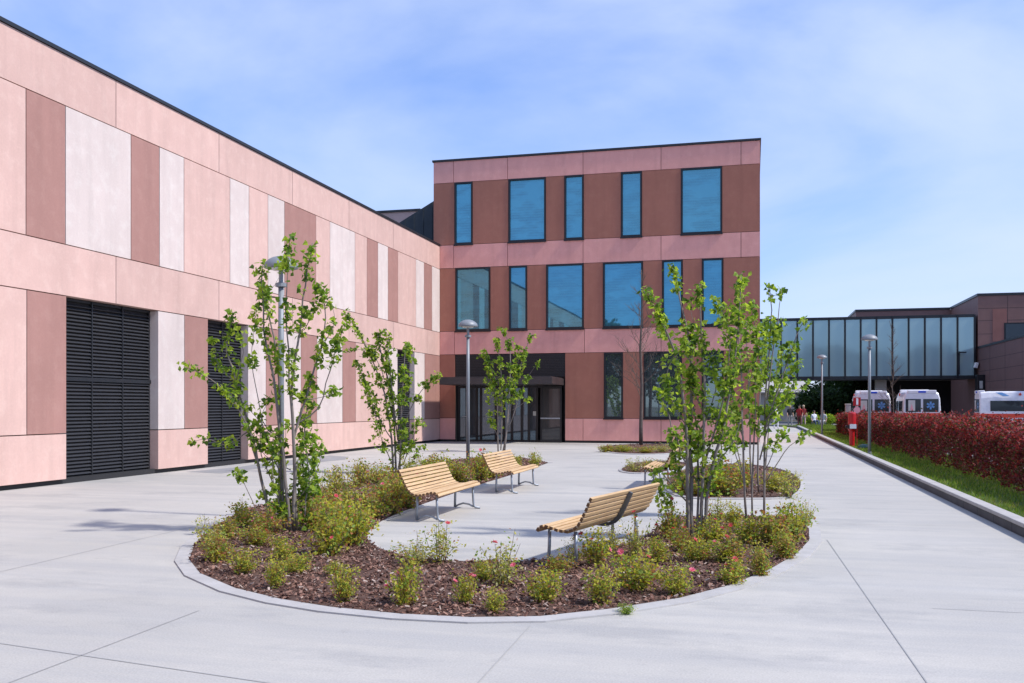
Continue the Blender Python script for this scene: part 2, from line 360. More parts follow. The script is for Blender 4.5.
def louvre(y0,y1,z0,z1,nv,label=None):
    x=WX-TH_+.02
    f=MB()
    for k in range(nv+1):
        yy=y0+(y1-y0)*k/nv; w=.05 if k in(0,nv) else .03
        f.box((x-.01,yy-w/2+(.03 if k==0 else -.03 if k==nv else 0),z0),(x+.03 if k in(0,nv) else x+.055,yy+w/2+(.03 if k==0 else -.03 if k==nv else 0),z1))
    f.box((x-.01,y0,z1-.06),(x+.032,y1,z1)); f.box((x-.01,y0,z0),(x+.032,y1,z0+.05)); f.box((x-.01,y0,(z0+z1)/2+.2),(x+.062,y1,(z0+z1)/2+.29))
    fo=apart('louvre_door',f,M['metal_dark'])
    s=MB(); z=z0+.08
    while z<z1-.08:
        Mx=Matrix.Translation((x+.02,0,z))@Matrix.Rotation(math.radians(40),4,'Y')
        s.box((-.035,y0+.05,-.006),(.035,y1-.05,.006),0,Mx); z+=.082
    so=s; so.v=L(so.v,ao); so.build('slat',M['slat_dark'],fo)
louvre(WY(66.5),WY(158)+.0,.02,Z[2],3); louvre(WY(208),WY(248),.02,Z[2],2)
louvre(WY(397.5),WY(414.5),.02,Z[2],1)
# rooftop volumes of the annex
m=MB(); yb=52.0
x0=FX(374,yb);x1=FX(419,yb)
m.box((x0,yb,9.3),(x1,yb+8,13.2)); apart('rooftop_block',m,M['pink'])
m=MB(); m.box((x0-.1,yb-.08,13.2),(x1+.1,yb+8,13.32)); apart('coping',m,M['metal_dark'])
yz=46.0; xa=FX(394,yz); xm=FX(418,yz); xb=-14.83
m=MB()
prof=[(xa,9.3),(xb,9.3),(xb,12.98),(xa,11.15)]
fr=[(p[0],yz,p[1]) for p in prof]; bk=[(p[0],yz+5.5,p[1]) for p in prof]
m.face(fr); m.face(bk[::-1])
for i in range(4): m.face([fr[i],bk[i],bk[(i+1)%4],fr[(i+1)%4]])
k=xa+.1
while k<xb: m.box((k,yz-.03,9.3),(k+.03,yz+.01,11.12+(k-xa)/(xb-xa)*1.8)); k+=.5
apart('zinc_roof_block',m,M['zinc'])

# ------------------------------------------------------------------ main building
FY=42.5
mo=(-7,FY,0)
mn=empty('main_building',mo,0,'three-storey flat-roofed block ahead with red-brown panels, pink bands and blue-tinted windows','building')
def mpart(name,mb,mat,par=mn,**k):
    mb.v=L(mb.v,mo); return mb.build(name,mat,par,**k)
XL=-14.8; XR=.34; XW=WX+.0
m=MB(); m.box((XW,FY+.62,-.02),(XR-.1,62,13.3)); 
m.box((XL+.05,FY+.62,9.40),(XW,62,13.3)); 
# front backing with an opening for the entrance
EX0=FX(455,FY); EX1=FX(565,FY)
m.box((XW,FY+.1,.0),(EX0,FY+.62,13.3)); m.box((EX1,FY+.1,.0),(XR-.1,FY+.62,13.3)); m.box((EX0,FY+.1,4.15),(EX1,FY+.62,13.3)); m.box((XL+.05,FY+.1,9.4),(XW,FY+.62,13.3))
mpart('wall',m,M['gap'])
m=MB(); m.box((XL-.05,FY-.05,13.38),(XR+.05,62.06,13.47)); mpart('coping',m,M['metal_dark'])
m=MB(); m.box((XW,FY+.07,-.02),(EX0,FY+.097,.12)); mpart('plinth',m,M['plinth'])
m=MB(); m.box((EX1,FY+.07,-.02),(XR-.05,FY+.097,.12)); mpart('plinth',m,M['plinth'])
ZM=[.10,1.13,4.15,5.26,8.27,9.38,12.35,13.38]
def mp(x0,x1,z0,z1,mat):
    m=MB(); m.box((x0+g_,FY,z0+g_),(x1-g_,FY+.1,z1-g_)); mpart('wall_panel',m,M[mat])
JA=[XL]+[FX(p,FY) for p in (453.6,507.5,583,661,741)]+[XR]
JB=[XW]+JA[1:]
for a,b in zip(JA,JA[1:]): mp(a,b,ZM[6],ZM[7],'dpink'); 
for a,b in zip(JB,JB[1:]): mp(a,b,ZM[4],ZM[5],'dpink')
m=MB(); m.box((XL+g_,FY,9.40),(XW-.0,FY+.1,12.33)); 
JC=[XW]+[FX(p,FY) for p in (454.4,584.4,661,741)]+[XR]
for a,b in zip(JC,JC[1:]): mp(a,b,ZM[2],ZM[3],'dpink')
mp(XW,EX0,ZM[0],ZM[1],'dpink')
jb=[EX1]+[FX(p,FY) for p in (583,661,725)]+[XR]
for a,b in zip(jb,jb[1:]): mp(a,b,ZM[0],ZM[1],'dpink')
# row by row: solid panels between windows
def row(x0,wins,z0,z1,gm,zlow):
    x=x0
    for a,b in wins:
        xa_,xb_=FX(a,FY),FX(b,FY)
        if xa_-x>.05: mp(x,xa_,z0,z1,'dbrown')
        window(xa_,xb_,zlow,z1,gm); x=xb_
    if XR-x>.05: mp(x,XR,z0,z1,'dbrown')
def window(x0,x1,z0,z1,gm):
    f=MB(); w=.075; y=FY-.025
    f.box((x0,y,z0),(x0+w,FY+.09,z1)); f.box((x1-w,y,z0),(x1,FY+.09,z1)); f.box((x0+w,y,z1-w),(x1-w,FY+.09,z1)); f.box((x0+w,y,z0),(x1-w,FY+.09,z0+w))
    f.box((x0-.03,FY-.06,z0-.07),(x1+.03,FY+.0-.003,z0-.002))
    fo=mpart('window',f,M['frame'])
    p=MB(); p.box((x0+w,FY+.06,z0+w),(x1-w,FY+.075,z1-w)); p.v=L(p.v,mo); p.build('pane',M[gm],fo)
row(XL,[(454.5,472.5),(508.4,545.7),(564.4,583.6),(621,641.8),(681,722)],ZM[5],ZM[6],'glass_blue',ZM[5]+.02)
row(XW,[(455.4,490.2),(509,527),(546.2,583.6),(603,642.8),(662.2,682.6),(702,723.2)],ZM[3],ZM[4],'glass_blue',ZM[3]+.02)
# ground floor: entrance then windows
mp(XW,EX0,ZM[1],ZM[2],'dbrown')
def rowg():
    x=EX1
    for a,b in [(604,622.8),(643.7,681.8),(702,723.5)]:
        xa_,xb_=FX(a,FY),FX(b,FY); mp(x,xa_,ZM[1],ZM[2],'dbrown'); window(xa_,xb_,ZM[1]+.02,ZM[2],'glass_low'); x=xb_
    mp(x,XR,ZM[1],ZM[2],'dbrown')
rowg()
# east side skin (seen only from a step aside)
def ep(y0,y1,z0,z1,mat):
    m=MB(); m.box((XR-.1,y0+g_,z0+g_),(XR,y1-g_,z1-g_)); mpart('wall_panel',m,M[mat])
for z0,z1,mt in ((ZM[0],ZM[1],'dpink'),(ZM[1],ZM[2],'dbrown'),(ZM[2],ZM[3],'dpink'),(ZM[3],ZM[4],'dbrown'),(ZM[4],ZM[5],'dpink'),(ZM[5],ZM[6],'dbrown'),(ZM[6],ZM[7],'dpink')):
    for a,b in ((FY+.12,49),(49,55.5),(55.5,62)): ep(a,b,z0,z1,mt)
# entrance recess: room behind, louvred fascia, doors
m=MB(); m.box((EX0,FY+.3,.0),(EX1,FY+.602,.02)); mpart('threshold',m,M['floorin'])
# hollow room: build inner shell in front of the back wall (walls are 0.62 in; room carved by darker lining)
m=MB()
m.box((EX0,FY+.05,3.05),(EX1,FY+.09,4.13)); mpart('fascia',m,M['frame'])
m=MB(); z=3.1
while z<4.1: m.box((EX0+.03,FY+.02,z),(EX1-.03,FY+.048,z+.035)); z+=.075
mpart('fascia_slat',m,M['metal_dark'])
gm=MB(); yd=FY+.35
def mull(pxs,y,z0,z1,w=.12):
    for p in pxs:
        x=FX(p,y) ; gm.box((x-w/2,y-.04,z0),(x+w/2,y+.04,z1))
mull((459,468.5,477,481,496,504,512,522,529,537),yd,0,3.04)
gm.box((EX0,yd-.038,2.55),(EX1,yd+.038,3.04)); gm.box((EX0,yd-.038,0),(EX1,yd+.038,.10))
gm.box((EX0,yd-.05,0),(EX0+.12,yd+.05,3.04)); gm.box((EX1-.12,yd-.05,0),(EX1,yd+.05,3.04))
df=mpart('door_frame',gm,M['frame'])
m=MB(); m.box((EX0+.1,yd-.005,.1),(FX(537,yd),yd+.005,2.55)); m.v=L(m.v,mo); m.build('pane',glassmat('entrance_glass',(.02,.02,.022),(.45,.68,.9),.12),df)
# glazed draught lobby door standing forward at the right of the entrance
xd0=FX(541,FY-.0); xd1=FX(562,FY-.0)
m=MB(); w=.07
m.box((xd0,FY-.12,0),(xd0+w,FY-.05,2.62)); m.box((xd1-w,FY-.12,0),(xd1,FY-.05,2.62)); m.box((xd0+w,FY-.12,2.5),(xd1-w,FY-.05,2.62)); m.box((xd0+w,FY-.12,0),(xd1-w,FY-.05,.14))
m.box((xd0,FY-.05,0),(xd0+.05,yd-.06,2.62))
dr=mpart('door',m,M['frame'])
m=MB(); m.box((xd0+w,FY-.09,.14),(xd1-w,FY-.08,2.5)); m.v=L(m.v,mo); m.build('pane',glassmat('lobby_glass',(.02,.018,.018),(.5,.55,.6),.03),dr)
m=MB(); m.box((xd0+.02,FY-.20,1.1),(xd1-.06,FY-.16,1.16)); m.box((xd0+.1,FY-.17,1.11),(xd0+.14,FY-.12,1.15)); m.box((xd1-.2,FY-.17,1.11),(xd1-.16,FY-.12,1.15)); m.v=L(m.v,mo); m.build('handle',M['steel'],dr)
for pa,pb in ((463,470),(486,492)):
    m=MB(); m.box((FX(pa,yd),yd-.13,1.18),(FX(pb,yd),yd-.10,1.22)); m.box((FX(pa,yd)+.03,yd-.12,1.185),(FX(pa,yd)+.06,yd-.03,1.215)); m.v=L(m.v,mo); m.build('handle',M['steel'],df)
m=MB(); m.box((FX(533.3,yd),yd-.06,1.25),(FX(536.3,yd),yd-.045,1.45)); m.v=L(m.v,mo); m.build('notice',M['posterg'],df)
m=MB(); cx0=-13.6; cx1=-8.43; cy=39.85
m.box((cx0,cy,2.66),(cx1,FY-.01,2.96)); m.box((cx0+.06,cy+.06,2.96),(cx1-.06,FY-.02,3.0))
mpart('canopy',m,M['canopy'],bevel=.01)

# ------------------------------------------------------------------ glass bridge
BY=84.0; bo=(9,BY,0)
br=empty('glazed_bridge',bo,0,'raised glazed corridor with teal glass and dark mullions beyond the car park','bridge')
def bpart(name,mb,mat,par=br,**k):
    mb.v=L(mb.v,bo); return mb.build(name,mat,par,**k)
zb,zt=3.95,9.22; bx0=-6.0; bx1=17.75
m=MB(); m.box((bx0,BY,zb),(bx1,BY+4,zb+.28)); m.box((bx0,BY,zt-.2),(bx1,BY+4,zt+.05)); bpart('deck',m,M['metal_dark'])
xs=[FX(p,BY) for p in (781,797.3,813,829,845,860.7,876.5,892.4,908.6,924.8,941,957.5)]
st=xs[1]-xs[0]; st=(xs[-1]-xs[0])/11
pre=[xs[0]-st*k for k in range(5,0,-1)]; al=pre+xs+[bx1]
for x in al:
    m=MB(); m.box((x-.07,BY-.06,zb+.1),(x+.07,BY-.003,zt)); bpart('mullion',m,M['frame'])
for a,b in zip([bx0]+al,al):
    m=MB(); m.box((a+.05,BY+.02,zb+.28),(b-.05,BY+.05,zt-.2)); bpart('pane',m,M['glass_bridge'])
m=MB(); m.box((bx0,BY+3.9,zb+.28),(bx1,BY+3.95,zt-.2)); bpart('rear_glazing',m,M['glass_low'])
for p,w in ((881,.85),):
    x=FX(p,BY+1.5); m=MB(); m.box((x-w/2,BY+1.2,-.02),(x+w/2,BY+2.2,zb)); bpart('column',m,M['conc_l'],bevel=.03)
cam_=empty('security_camera',(FX(958.5,BY)-.02,BY-.1,0),0,'white security camera on a dark bracket at the right end of the glazed bridge','camera')
m=MB(); m.box((-.08,-.12,4.3),(.08,-.02,6.2)); m.box((-.05,-.5,6.05),(.5,-.1,6.15)); m.build('bracket',M['frame'],cam_)
m=MB(); m.box((.1,-.6,4.95),(.35,-.1,5.4),0,Matrix.Rotation(.2,4,'Y')); m.build('housing',M['whitep'],cam_,bevel=.04)

# ------------------------------------------------------------------ right building
RX=18.0; ro=(RX,BY,0)
rb=empty('brown_clad_building',ro,0,'dark brown clad building at the right edge behind the side-on ambulance','building')
def rpart(name,mb,mat,par=rb,**k):
    mb.v=L(mb.v,ro); return mb.build(name,mat,par,**k)
m=MB(); m.box((RX,58,-.02),(44,BY-.01,6.42)); rpart('low_wing_wall',m,M['clad_d'])
m=MB(); m.box((RX-.06,57.9,6.42),(44,BY-.02,6.58)); rpart('coping',m,M['metal_dark'])
m=MB(); m.box((RX,BY,-.02),(44,94.8,10.75)); rpart('wall',m,M['clad'])
bx=FX(856,94.8)
m=MB(); m.box((bx,94.82,4.2),(44,112,10.72)); rpart('rear_wall',m,M['clad'])
m=MB(); m.box((RX-.07,BY-.07,10.75),(44,94.8,10.95)); m.box((bx-.07,94.75,10.72),(RX-.07,112,10.92)); rpart('coping',m,M['metal_dark'])
m=MB()
for z in (.9,1.8,2.7,3.6,4.5,5.4): m.box((RX-.004,58,z),(RX+.01,BY-.02,z+.03))
for y in (62,66.5,71,75.5,80): m.box((RX-.006,y,0),(RX+.01,y+.03,6.4))
for z in (7.6,8.7,9.7): m.box((RX+.01,BY-.004,z),(44,BY+.01,z+.03))
for x in (20.2,22.5,25,28): m.box((x,BY-.006,6.5),(x+.03,BY+.01,10.7))
rpart('cladding_seam',m,M['clad_seam'])
m=MB(); m.box((19.1,BY-.02,7.0),(20.15,BY-.007,9.65)); rpart('russet_panel',m,M['clad_r'])
wx0=FX(1004,BY); m=MB(); m.box((wx0,BY-.03,6.7),(wx0+4,BY+.01,8.5)); wo=rpart('window',m,M['frame'])
m=MB(); m.box((wx0+.12,BY-.045,6.8),(wx0+3.9,BY-.033,8.38)); m.v=L(m.v,ro); m.build('pane',M['glass_van'],wo)
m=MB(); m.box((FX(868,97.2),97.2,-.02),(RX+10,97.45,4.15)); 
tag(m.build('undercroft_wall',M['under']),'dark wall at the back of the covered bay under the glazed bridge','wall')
m=MB(); m.box((RX-.6,81.5,2.7),(RX-.01,82.3,4.2)); lf=tag(m.build('wall_lantern',M['frame'],bevel=.04),'dark box lantern on the brown wall just above the side-on ambulance','lamp')
m=MB(); m.box((-.33,-.05,-.3),(-.1,-.01,.3)); 
lf2=m.build('lens',M['posterg'],lf,loc=(RX-.1,81.5,3.4))
# far pale building with sheet roof seen under the bridge
fo_=(2.0,118,0); fb=empty('pale_shed',fo_,0,'pale low shed with grey roof far beyond the path, seen under the bridge','shed')
m=MB(); m.box((-14,0,-.05),(4.2,10,3.6)); m.build('wall',M['conc_l'],fb)
m=MB(); m.face([(-14.4,-.5,3.4),(4.6,-.5,3.4),(4.6,6,5.2),(-14.4,6,5.2)]); m.face([(-14.4,-.5,3.25),(-14.4,6,5.05),(4.6,6,5.05),(4.6,-.5,3.25)]); m.face([(-14.4,-.5,3.25),(4.6,-.5,3.25),(4.6,-.5,3.4),(-14.4,-.5,3.4)]); m.build('roof',M['conc_l'],fb)

# ------------------------------------------------------------------ leaves
def leaf(m,p,size,rng,mi,droop=.3,kind=0):
    d=Vector((rng.gauss(0,1),rng.gauss(0,1),rng.gauss(-droop,.6))).normalized()
    u=d.cross(Vector((rng.gauss(0,1),rng.gauss(0,1),rng.gauss(0,1)))).normalized(); n=d.cross(u)
    l=size; p=Vector(p)
    if kind==0: # lobed leaf
        pts=[p,p+d*.25*l+u*.48*l+n*.08*l,p+d*.6*l+u*.26*l+n*.04*l,p+d*l-n*.12*l,p+d*.6*l-u*.26*l+n*.04*l,p+d*.25*l-u*.48*l+n*.08*l]
        k=len(m.v); m.v+=[tuple(q) for q in pts]; m.f+=[(k,k+1,k+2,k+3),(k,k+3,k+4,k+5)]; m.m+=[mi,mi]
    else:
        pts=[p,p+d*.5*l+u*.3*l+n*.06*l,p+d*l,p+d*.5*l-u*.3*l+n*.06*l]
        k=len(m.v); m.v+=[tuple(q) for q in pts]; m.f+=[(k,k+1,k+2,k+3)]; m.m+=[mi]

def sapling(label,d0,base,stems,leaf_top,size=.075,dens=1.0,seed=1,name='young_maple',low=None,side=1.0,twigp=.5):
    rng=random.Random(seed); o=P(*base,d0); o.z=0
    root=empty(name,tuple(o),0,label,'young tree','multi-stemmed young trees in the planting beds')
    tm=MB(); lm=MB()
    for i,st in enumerate(stems):
        pts,lv,r0=st[0],st[1],(st[2] if len(st)>2 else .02)
        a=rng.uniform(-.45,.45); n=len(pts)
        w=[P(px,py,d0+a*(k/(n-1))) for k,(px,py) in enumerate(pts)]
        # smooth polyline
        q=[w[0]]
        for k in range(n-1):
            for t in (.33,.67,1):
                p0=w[max(k-1,0)];p1=w[k];p2=w[k+1];p3=w[min(k+2,n-1)]
                q.append(.5*((2*p1)+(p2-p0)*t+(2*p0-5*p1+4*p2-p3)*t*t+(3*p1-p0-3*p2+p3)*t**3))
        q=[v+Vector((rng.gauss(0,.008),rng.gauss(0,.008),0)) for v in q]
        nn=len(q); tm.tube(q,[r0*(1-.78*k/(nn-1)) for k in range(nn)],6)
        # leaves along the stem
        L_=sum((q[k+1]-q[k]).length for k in range(nn-1)); acc=0; run_=0
        step=.05/dens; nxt=0
        for k in range(nn-1):
            seg=(q[k+1]-q[k]); sl=seg.length; t=seg.normalized()
            while nxt<run_+sl:
                f=nxt/L_; p=q[k]+seg*((nxt-run_)/sl); nxt+=step*rng.uniform(.5,1.5)
                if f<lv: continue
                # clumpy: noise gate along the stem
                g=math.sin(nxt*9+i*2.1+seed)+math.sin(nxt*23+i)*.6
                if g<-.35 and f<.93: continue
                tl=rng.uniform(.03,.16)*side*(1.25-.8*f) if rng.random()<twigp else .02
                dr=Vector((rng.gauss(0,1),rng.gauss(0,1),rng.uniform(-.1,.9))).normalized()
                e=p+dr*tl
                if tl>.06: tm.tube([p,p+dr*tl*.5+Vector((0,0,.01)),e],[.004,.003,.002],4,cap=False)
                for _ in range(rng.randint(3,7)):
                    c=e+Vector((rng.gauss(0,.035),rng.gauss(0,.035),rng.gauss(0,.03)))
                    leaf(lm,c,size*rng.uniform(.6,1.15),rng,rng.choices((0,1,2),(4,4,2))[0],.45)
            run_+=sl
    tm.v=L(tm.v,o); lm.v=L(lm.v,o)
    tm.build('trunk',M['bark'],root,smooth=True); lm.build('crown',[M['lf1'],M['lf2'],M['lf3']],root)
    return root
# tree 1, front left of the bed
d1=FP*H/(533-406)
sapling('young maple round the left lamp post at the left end of the big bed',d1,(284,533),[
 ([(292,533),(285,480),(277,400),(264,330),(262,262)],.62,.028),([(285,530),(281,460),(278,380),(270,320),(258,283)],.55,.024),
 ([(295,533),(293,440),(292,380),(300,330),(304,285),(313,243)],.45,.026),([(297,533),(294,440),(306,400),(320,350),(326,318),(318,284)],.5,.022),
 ([(293,440),(288,350),(286,290),(291,236)],.4,.014),([(272,536),(262,480),(250,430),(236,380),(228,350),(233,312)],.5,.024),
 ([(262,480),(250,430),(226,392),(203,375),(183,366)],.35,.013),([(250,430),(228,445),(208,439),(195,441)],.3,.009),
 ([(268,530),(252,500),(240,476),(237,470)],.75,.007),([(294,425),(318,408),(330,370),(341,335),(346,325)],.55,.011),
 ([(299,533),(303,490),(304,440),(308,395)],.03,.015),([(301,533),(306,500),(309,465),(304,425),(312,400)],.05,.012),([(288,533),(276,495),(272,460),(280,430)],.15,.010),([(280,500),(262,455),(258,420),(240,400)],.2,.009),([(290,505),(308,490),(320,480)],.2,.007),([(296,533),(312,500),(315,470),(310,430)],.05,.012),([(284,533),(280,490),(283,450),(288,420)],.1,.010),([(278,533),(268,505),(262,488)],.35,.008),([(282,480),(268,440),(262,415),(275,395)],.15,.009),([(292,500),(297,470),(300,450)],.1,.008),([(290,470),(265,455),(245,420)],.3,.008),([(285,440),(262,420),(252,350),(256,310)],.6,.009),
 ([(233,380),(216,360),(214,340)],.2,.007),([(236,380),(243,352),(241,335)],.2,.007),([(306,400),(330,395),(334,388)],.6,.006),
 ([(320,350),(335,322),(330,300)],.3,.007),([(292,520),(275,505),(262,495)],.2,.006),([(298,500),(318,470),(322,440)],.7,.006),([(304,330),(320,300),(323,290)],.3,.006),([(262,300),(275,285),(285,260)],.1,.005)],
 0,.078,1.75,3,side=.85)
d2=FP*H/(474-406)
sapling('young maple behind the near left bench, leafy down to the bushes',d2,(396,474),[
 ([(393,476),(390,420),(380,380),(365,345),(345,313)],.3,.03),([(396,476),(392,400),(380,350),(378,332)],.3,.03),([(400,476),(402,400),(406,343)],.2,.028),
 ([(392,440),(375,410),(360,370),(357,362)],.2,.014),([(402,430),(416,398),(432,380),(441,376)],.45,.014),([(403,465),(412,440),(420,418)],.2,.014),
 ([(398,440),(388,350),(385,328)],.3,.02),([(403,474),(416,455),(419,448)],.2,.012),([(395,470),(382,440),(372,402),(366,385)],.2,.014),([(401,420),(410,370),(408,345)],.2,.012),([(385,380),(372,352),(352,350)],.3,.012),([(397,474),(400,450),(404,430)],.05,.014)],
 0,.105,1.7,5,side=1.7)
d3=FP*H/(452-406)
sapling('slender young maple in front of the entrance doors, behind the far left bench',d3,(504,452),[
 ([(498,452),(497,400),(491,368),(480,350)],.35,.03),([(505,452),(509,400),(510,350),(502,328)],.4,.035),([(503,452),(514,390),(524,355),(531,334)],.4,.03),
 ([(508,430),(524,385),(538,362)],.45,.018),([(501,450),(502,390),(497,338)],.3,.025),([(512,410),(525,402),(528,398)],.5,.012),([(500,440),(490,420),(489,412)],.3,.012),([(505,400),(517,370),(519,345)],.1,.015),([(499,410),(490,380),(487,360)],.1,.015)],
 0,.125,1.6,8,side=2.3)
d4=FP*H/(540-406)
sapling('multi-stemmed young maple rising beside the bench seen from behind',d4,(694,540),[
 ([(688,540),(687,470),(684,400),(673,350),(656,310),(643,290)],.3,.028),([(691,540),(690,440),(690,360),(685,320),(672,265)],.3,.03),
 ([(700,538),(703,470),(705,400),(702,340),(700,283)],.25,.026),([(703,540),(712,470),(725,420),(735,360),(741,277)],.3,.028),
 ([(695,480),(676,440),(665,405),(659,388)],.25,.013),([(705,460),(724,400),(730,340),(722,305)],.2,.014),([(690,505),(668,480),(660,470),(655,475)],.4,.012),
 ([(697,540),(698,460),(693,400),(688,345)],.3,.018),([(672,525),(662,490),(658,480)],.3,.009),([(700,430),(716,390),(712,350)],.1,.010),([(689,430),(672,400),(668,370),(690,340)],.2,.009),
 ([(712,470),(735,440),(742,410)],.3,.010),([(710,480),(722,450),(716,420),(724,380)],.1,.011),([(688,500),(678,470),(672,440)],.1,.010),([(702,410),(690,380),(694,340),(690,300)],.2,.010),([(735,360),(722,330),(716,300)],.2,.008),([(690,360),(665,335),(660,318)],.3,.008),([(703,500),(712,480),(716,470)],.1,.009)],
 0,.072,2.1,13,side=.85)
d5=FP*H/(520-406)
sapling('slim young maple at the right end of the big bed beside the path',d5,(756,520),[
 ([(746,521),(743,440),(742,380),(738,330),(742,272)],.3,.019),([(764,522),(765,430),(768,360),(772,310),(768,283)],.3,.019),
 ([(765,430),(783,375),(797,335),(806,318)],.4,.014),([(766,480),(785,452),(800,438),(812,433)],.6,.010),([(760,460),(775,400),(790,375),(800,362)],.25,.012),
 ([(745,450),(733,400),(726,370)],.3,.012),([(766,400),(778,320),(782,288)],.35,.012),([(752,521),(754,430),(756,350),(752,300)],.4,.015),([(744,480),(734,450),(730,430)],.3,.009),([(765,420),(790,395),(806,385)],.4,.008),([(744,400),(757,360),(760,330)],.2,.009),([(765,470),(776,445),(781,430)],.3,.008)],
 0,.085,1.6,17,side=1.15)
d6=FP*H/(494-406)
sapling('young maple with several grey stems in the second bed beside the path',d6,(756,494),[
 ([(751,494),(750,430),(748,370),(746,320)],.45,.020),([(758,494),(758,430),(762,360),(765,320)],.45,.020),([(764,495),(768,430),(775,380),(784,345)],.5,.014),([(747,493),(735,430),(730,390)],.5,.014),([(758,440),(785,400),(795,380)],.4,.012)],
 0,.11,1.2,23,side=1.4)

def bare_tree(label,base_px,d0,htop,spread,seed,r0=.09,z0=0):
    rng=random.Random(seed); o=P(base_px[0],base_px[1],d0); o.z=z0
    root=empty('bare_tree',tuple(o),0,label,'tree'); 
    h=htop; m=MB(); n=9
    tr=[Vector((rng.gauss(0,.008)*k,rng.gauss(0,.008)*k,h*k/n)) for k in range(n+1)]
    m.tube(tr,[r0*(1-.85*k/n)+.006 for k in range(n+1)],8); m.build('trunk',M['darkbark'],root,smooth=True)
    b=MB()
    def branch(p,d,l,r,dep):
        q=[p]; 
        for k in range(4):
            d=(d+Vector((rng.gauss(0,.12),rng.gauss(0,.12),.10))).normalized(); q.append(q[-1]+d*l/4)
        b.tube(q,[r*(1-.18*k) for k in range(5)],5,cap=False)
        if dep>0:
            for k in (1,2,3,3,4):
                e=(d+Vector((rng.gauss(0,.65),rng.gauss(0,.65),rng.gauss(.1,.3)))).normalized(); branch(q[k],e,l*.55,r*.5,dep-1)
    for k in range(26):
        f=.26+.72*k/26; zz=h*f; a=rng.uniform(0,6.28); l=spread*(1.15-f)*rng.uniform(.8,1.3)
        i=min(n-1,int(f*n)); p=tr[i].lerp(tr[i+1],f*n-i)
        branch(p,Vector((math.cos(a),math.sin(a),.75)),l,.016*h/7.6,2 if h>7 else 1)
    b.build('crown',M['twig'],root)
    return root
bare_tree('leafless young tree in the low bed against the facade, before the ground-floor windows',(641,446),40.6,7.6,1.45,4,.085)
bare_tree('thin leafless tree beyond the red hedge in front of the teal glass bridge',(893,440),46,5.9,.8,9,.026)

# ------------------------------------------------------------------ shrubs
def shrub_proto(seed,kind,nl,sz):
    rng=random.Random(seed); m=MB(); s=MB()
    pal={'yg':([0,1,2,3],(6,3,1.6,.9)),'ol':([0,1,2,3],(2.6,2.6,3,1.8)),'pale':([4,0,1,3],(4,3,2,.6)),'gr':([1,0],(5,1)),'rd':([2,3,0,1],(3,2.2,2,2))}[kind]
    ns=26 if kind!='pale' else 20; tips=[]
    for k in range(ns):
        a=rng.uniform(0,6.28); rr=rng.uniform(.05,.56); h=rng.uniform(.35,1.12)*(1-.45*rr)
        e=Vector((math.cos(a)*rr,math.sin(a)*rr,h)); p0=Vector((math.cos(a)*.06,math.sin(a)*.06,0)); mid=p0.lerp(e,.5)+Vector((rng.gauss(0,.04),rng.gauss(0,.04),.05))
        s.tube([p0,mid,e],[.008,.006,.003],4,cap=False); tips.append((p0,mid,e))
    for k in range(nl):
        p0,mid,e=rng.choice(tips); t=rng.random()**.75
        q=(p0.lerp(mid,t*2) if t<.5 else mid.lerp(e,t*2-1))
        sp=.10 if kind!='pale' else .09
        q=q+Vector((rng.gauss(0,sp),rng.gauss(0,sp),rng.gauss(0,.05))); q.z=max(q.z,.02)
        leaf(m,q,sz*rng.uniform(.6,1.3),rng,rng.choices(*pal)[0],.0,1)
    mats=[M['sy'],M['sg'],M['so'],M['sr'],M['sp']]
    me=m.build('foliage',mats); st=s.build('stem',M['twig'])
    return me,st,[t[2] for t in tips]
PR={}
for k,kind in enumerate(('yg','ol','pale','gr','rd')):
    PR[kind]=[shrub_proto(100+k*10+j,kind,{'yg':1000,'ol':1200,'pale':620,'gr':800,'rd':950}[kind],.09 if kind!='pale' else .07) for j in range(4)]
def flower_mesh(mat):
    m=MB(); rng=random.Random(5)
    for r,n,z in ((1,7,0),(.6,5,.25)):
        for k in range(n):
            a=6.28*k/n+r; d=Vector((math.cos(a),math.sin(a),.5 if r==1 else 1.1)).normalized(); u=Vector((-math.sin(a),math.cos(a),0)); b=Vector((0,0,z*.3))
            m.face([b,b+d*.6*r+u*.35*r,b+d*r,b+d*.6*r-u*.35*r])
    return m.build('flower',mat)
FL={'p':flower_mesh(M['pinkfl']),'r':flower_mesh(M['redfl']),'w':flower_mesh(M['whitefl'])}
def shrub(px,base,top,w,kind,label,fl='',lift=0):
    d=FP*H/(base-406); x,y=G(px,base); h=(base-top)/FP*d*1.08*R.uniform(.85,1.15); ww=w/FP*d*.98*R.uniform(.85,1.15)
    f0,s0,tips=PR[kind][R.randrange(4)]
    nm='low_weed' if kind=='gr' else 'rose_shrub'
    root=empty(nm,(x,y,0),R.uniform(0,6.28),label,'shrub','low shrubs in the planting beds')
    sc=(ww*.95,ww*.95,h*.95)
    for src in (f0,s0):
        c=src.copy(); C.objects.link(c); c.parent=root; c.scale=sc
    nf={'p':R.randint(2,4),'r':R.randint(1,3),'w':R.randint(2,4)}.get(fl[:1],0)
    for k in range(nf):
        t=R.choice(tips); c=FL[fl[0]].copy(); C.objects.link(c); c.parent=root
        c.location=(t.x*sc[0],t.y*sc[1],t.z*sc[2]+.01); s=R.uniform(.026,.040)*(1 if d<16 else 1.5); c.scale=(s,s,s); c.rotation_euler=(R.gauss(0,.5),R.gauss(0,.5),R.uniform(0,6))
W1={'yg':'yellow-green','ol':'dense olive-green','pale':'open pale-leaved','rd':'bronze-tinted','gr':'low green'}
FW={'':'','p':' with pink blooms','r':' with red blooms','w':' with cream blooms'}
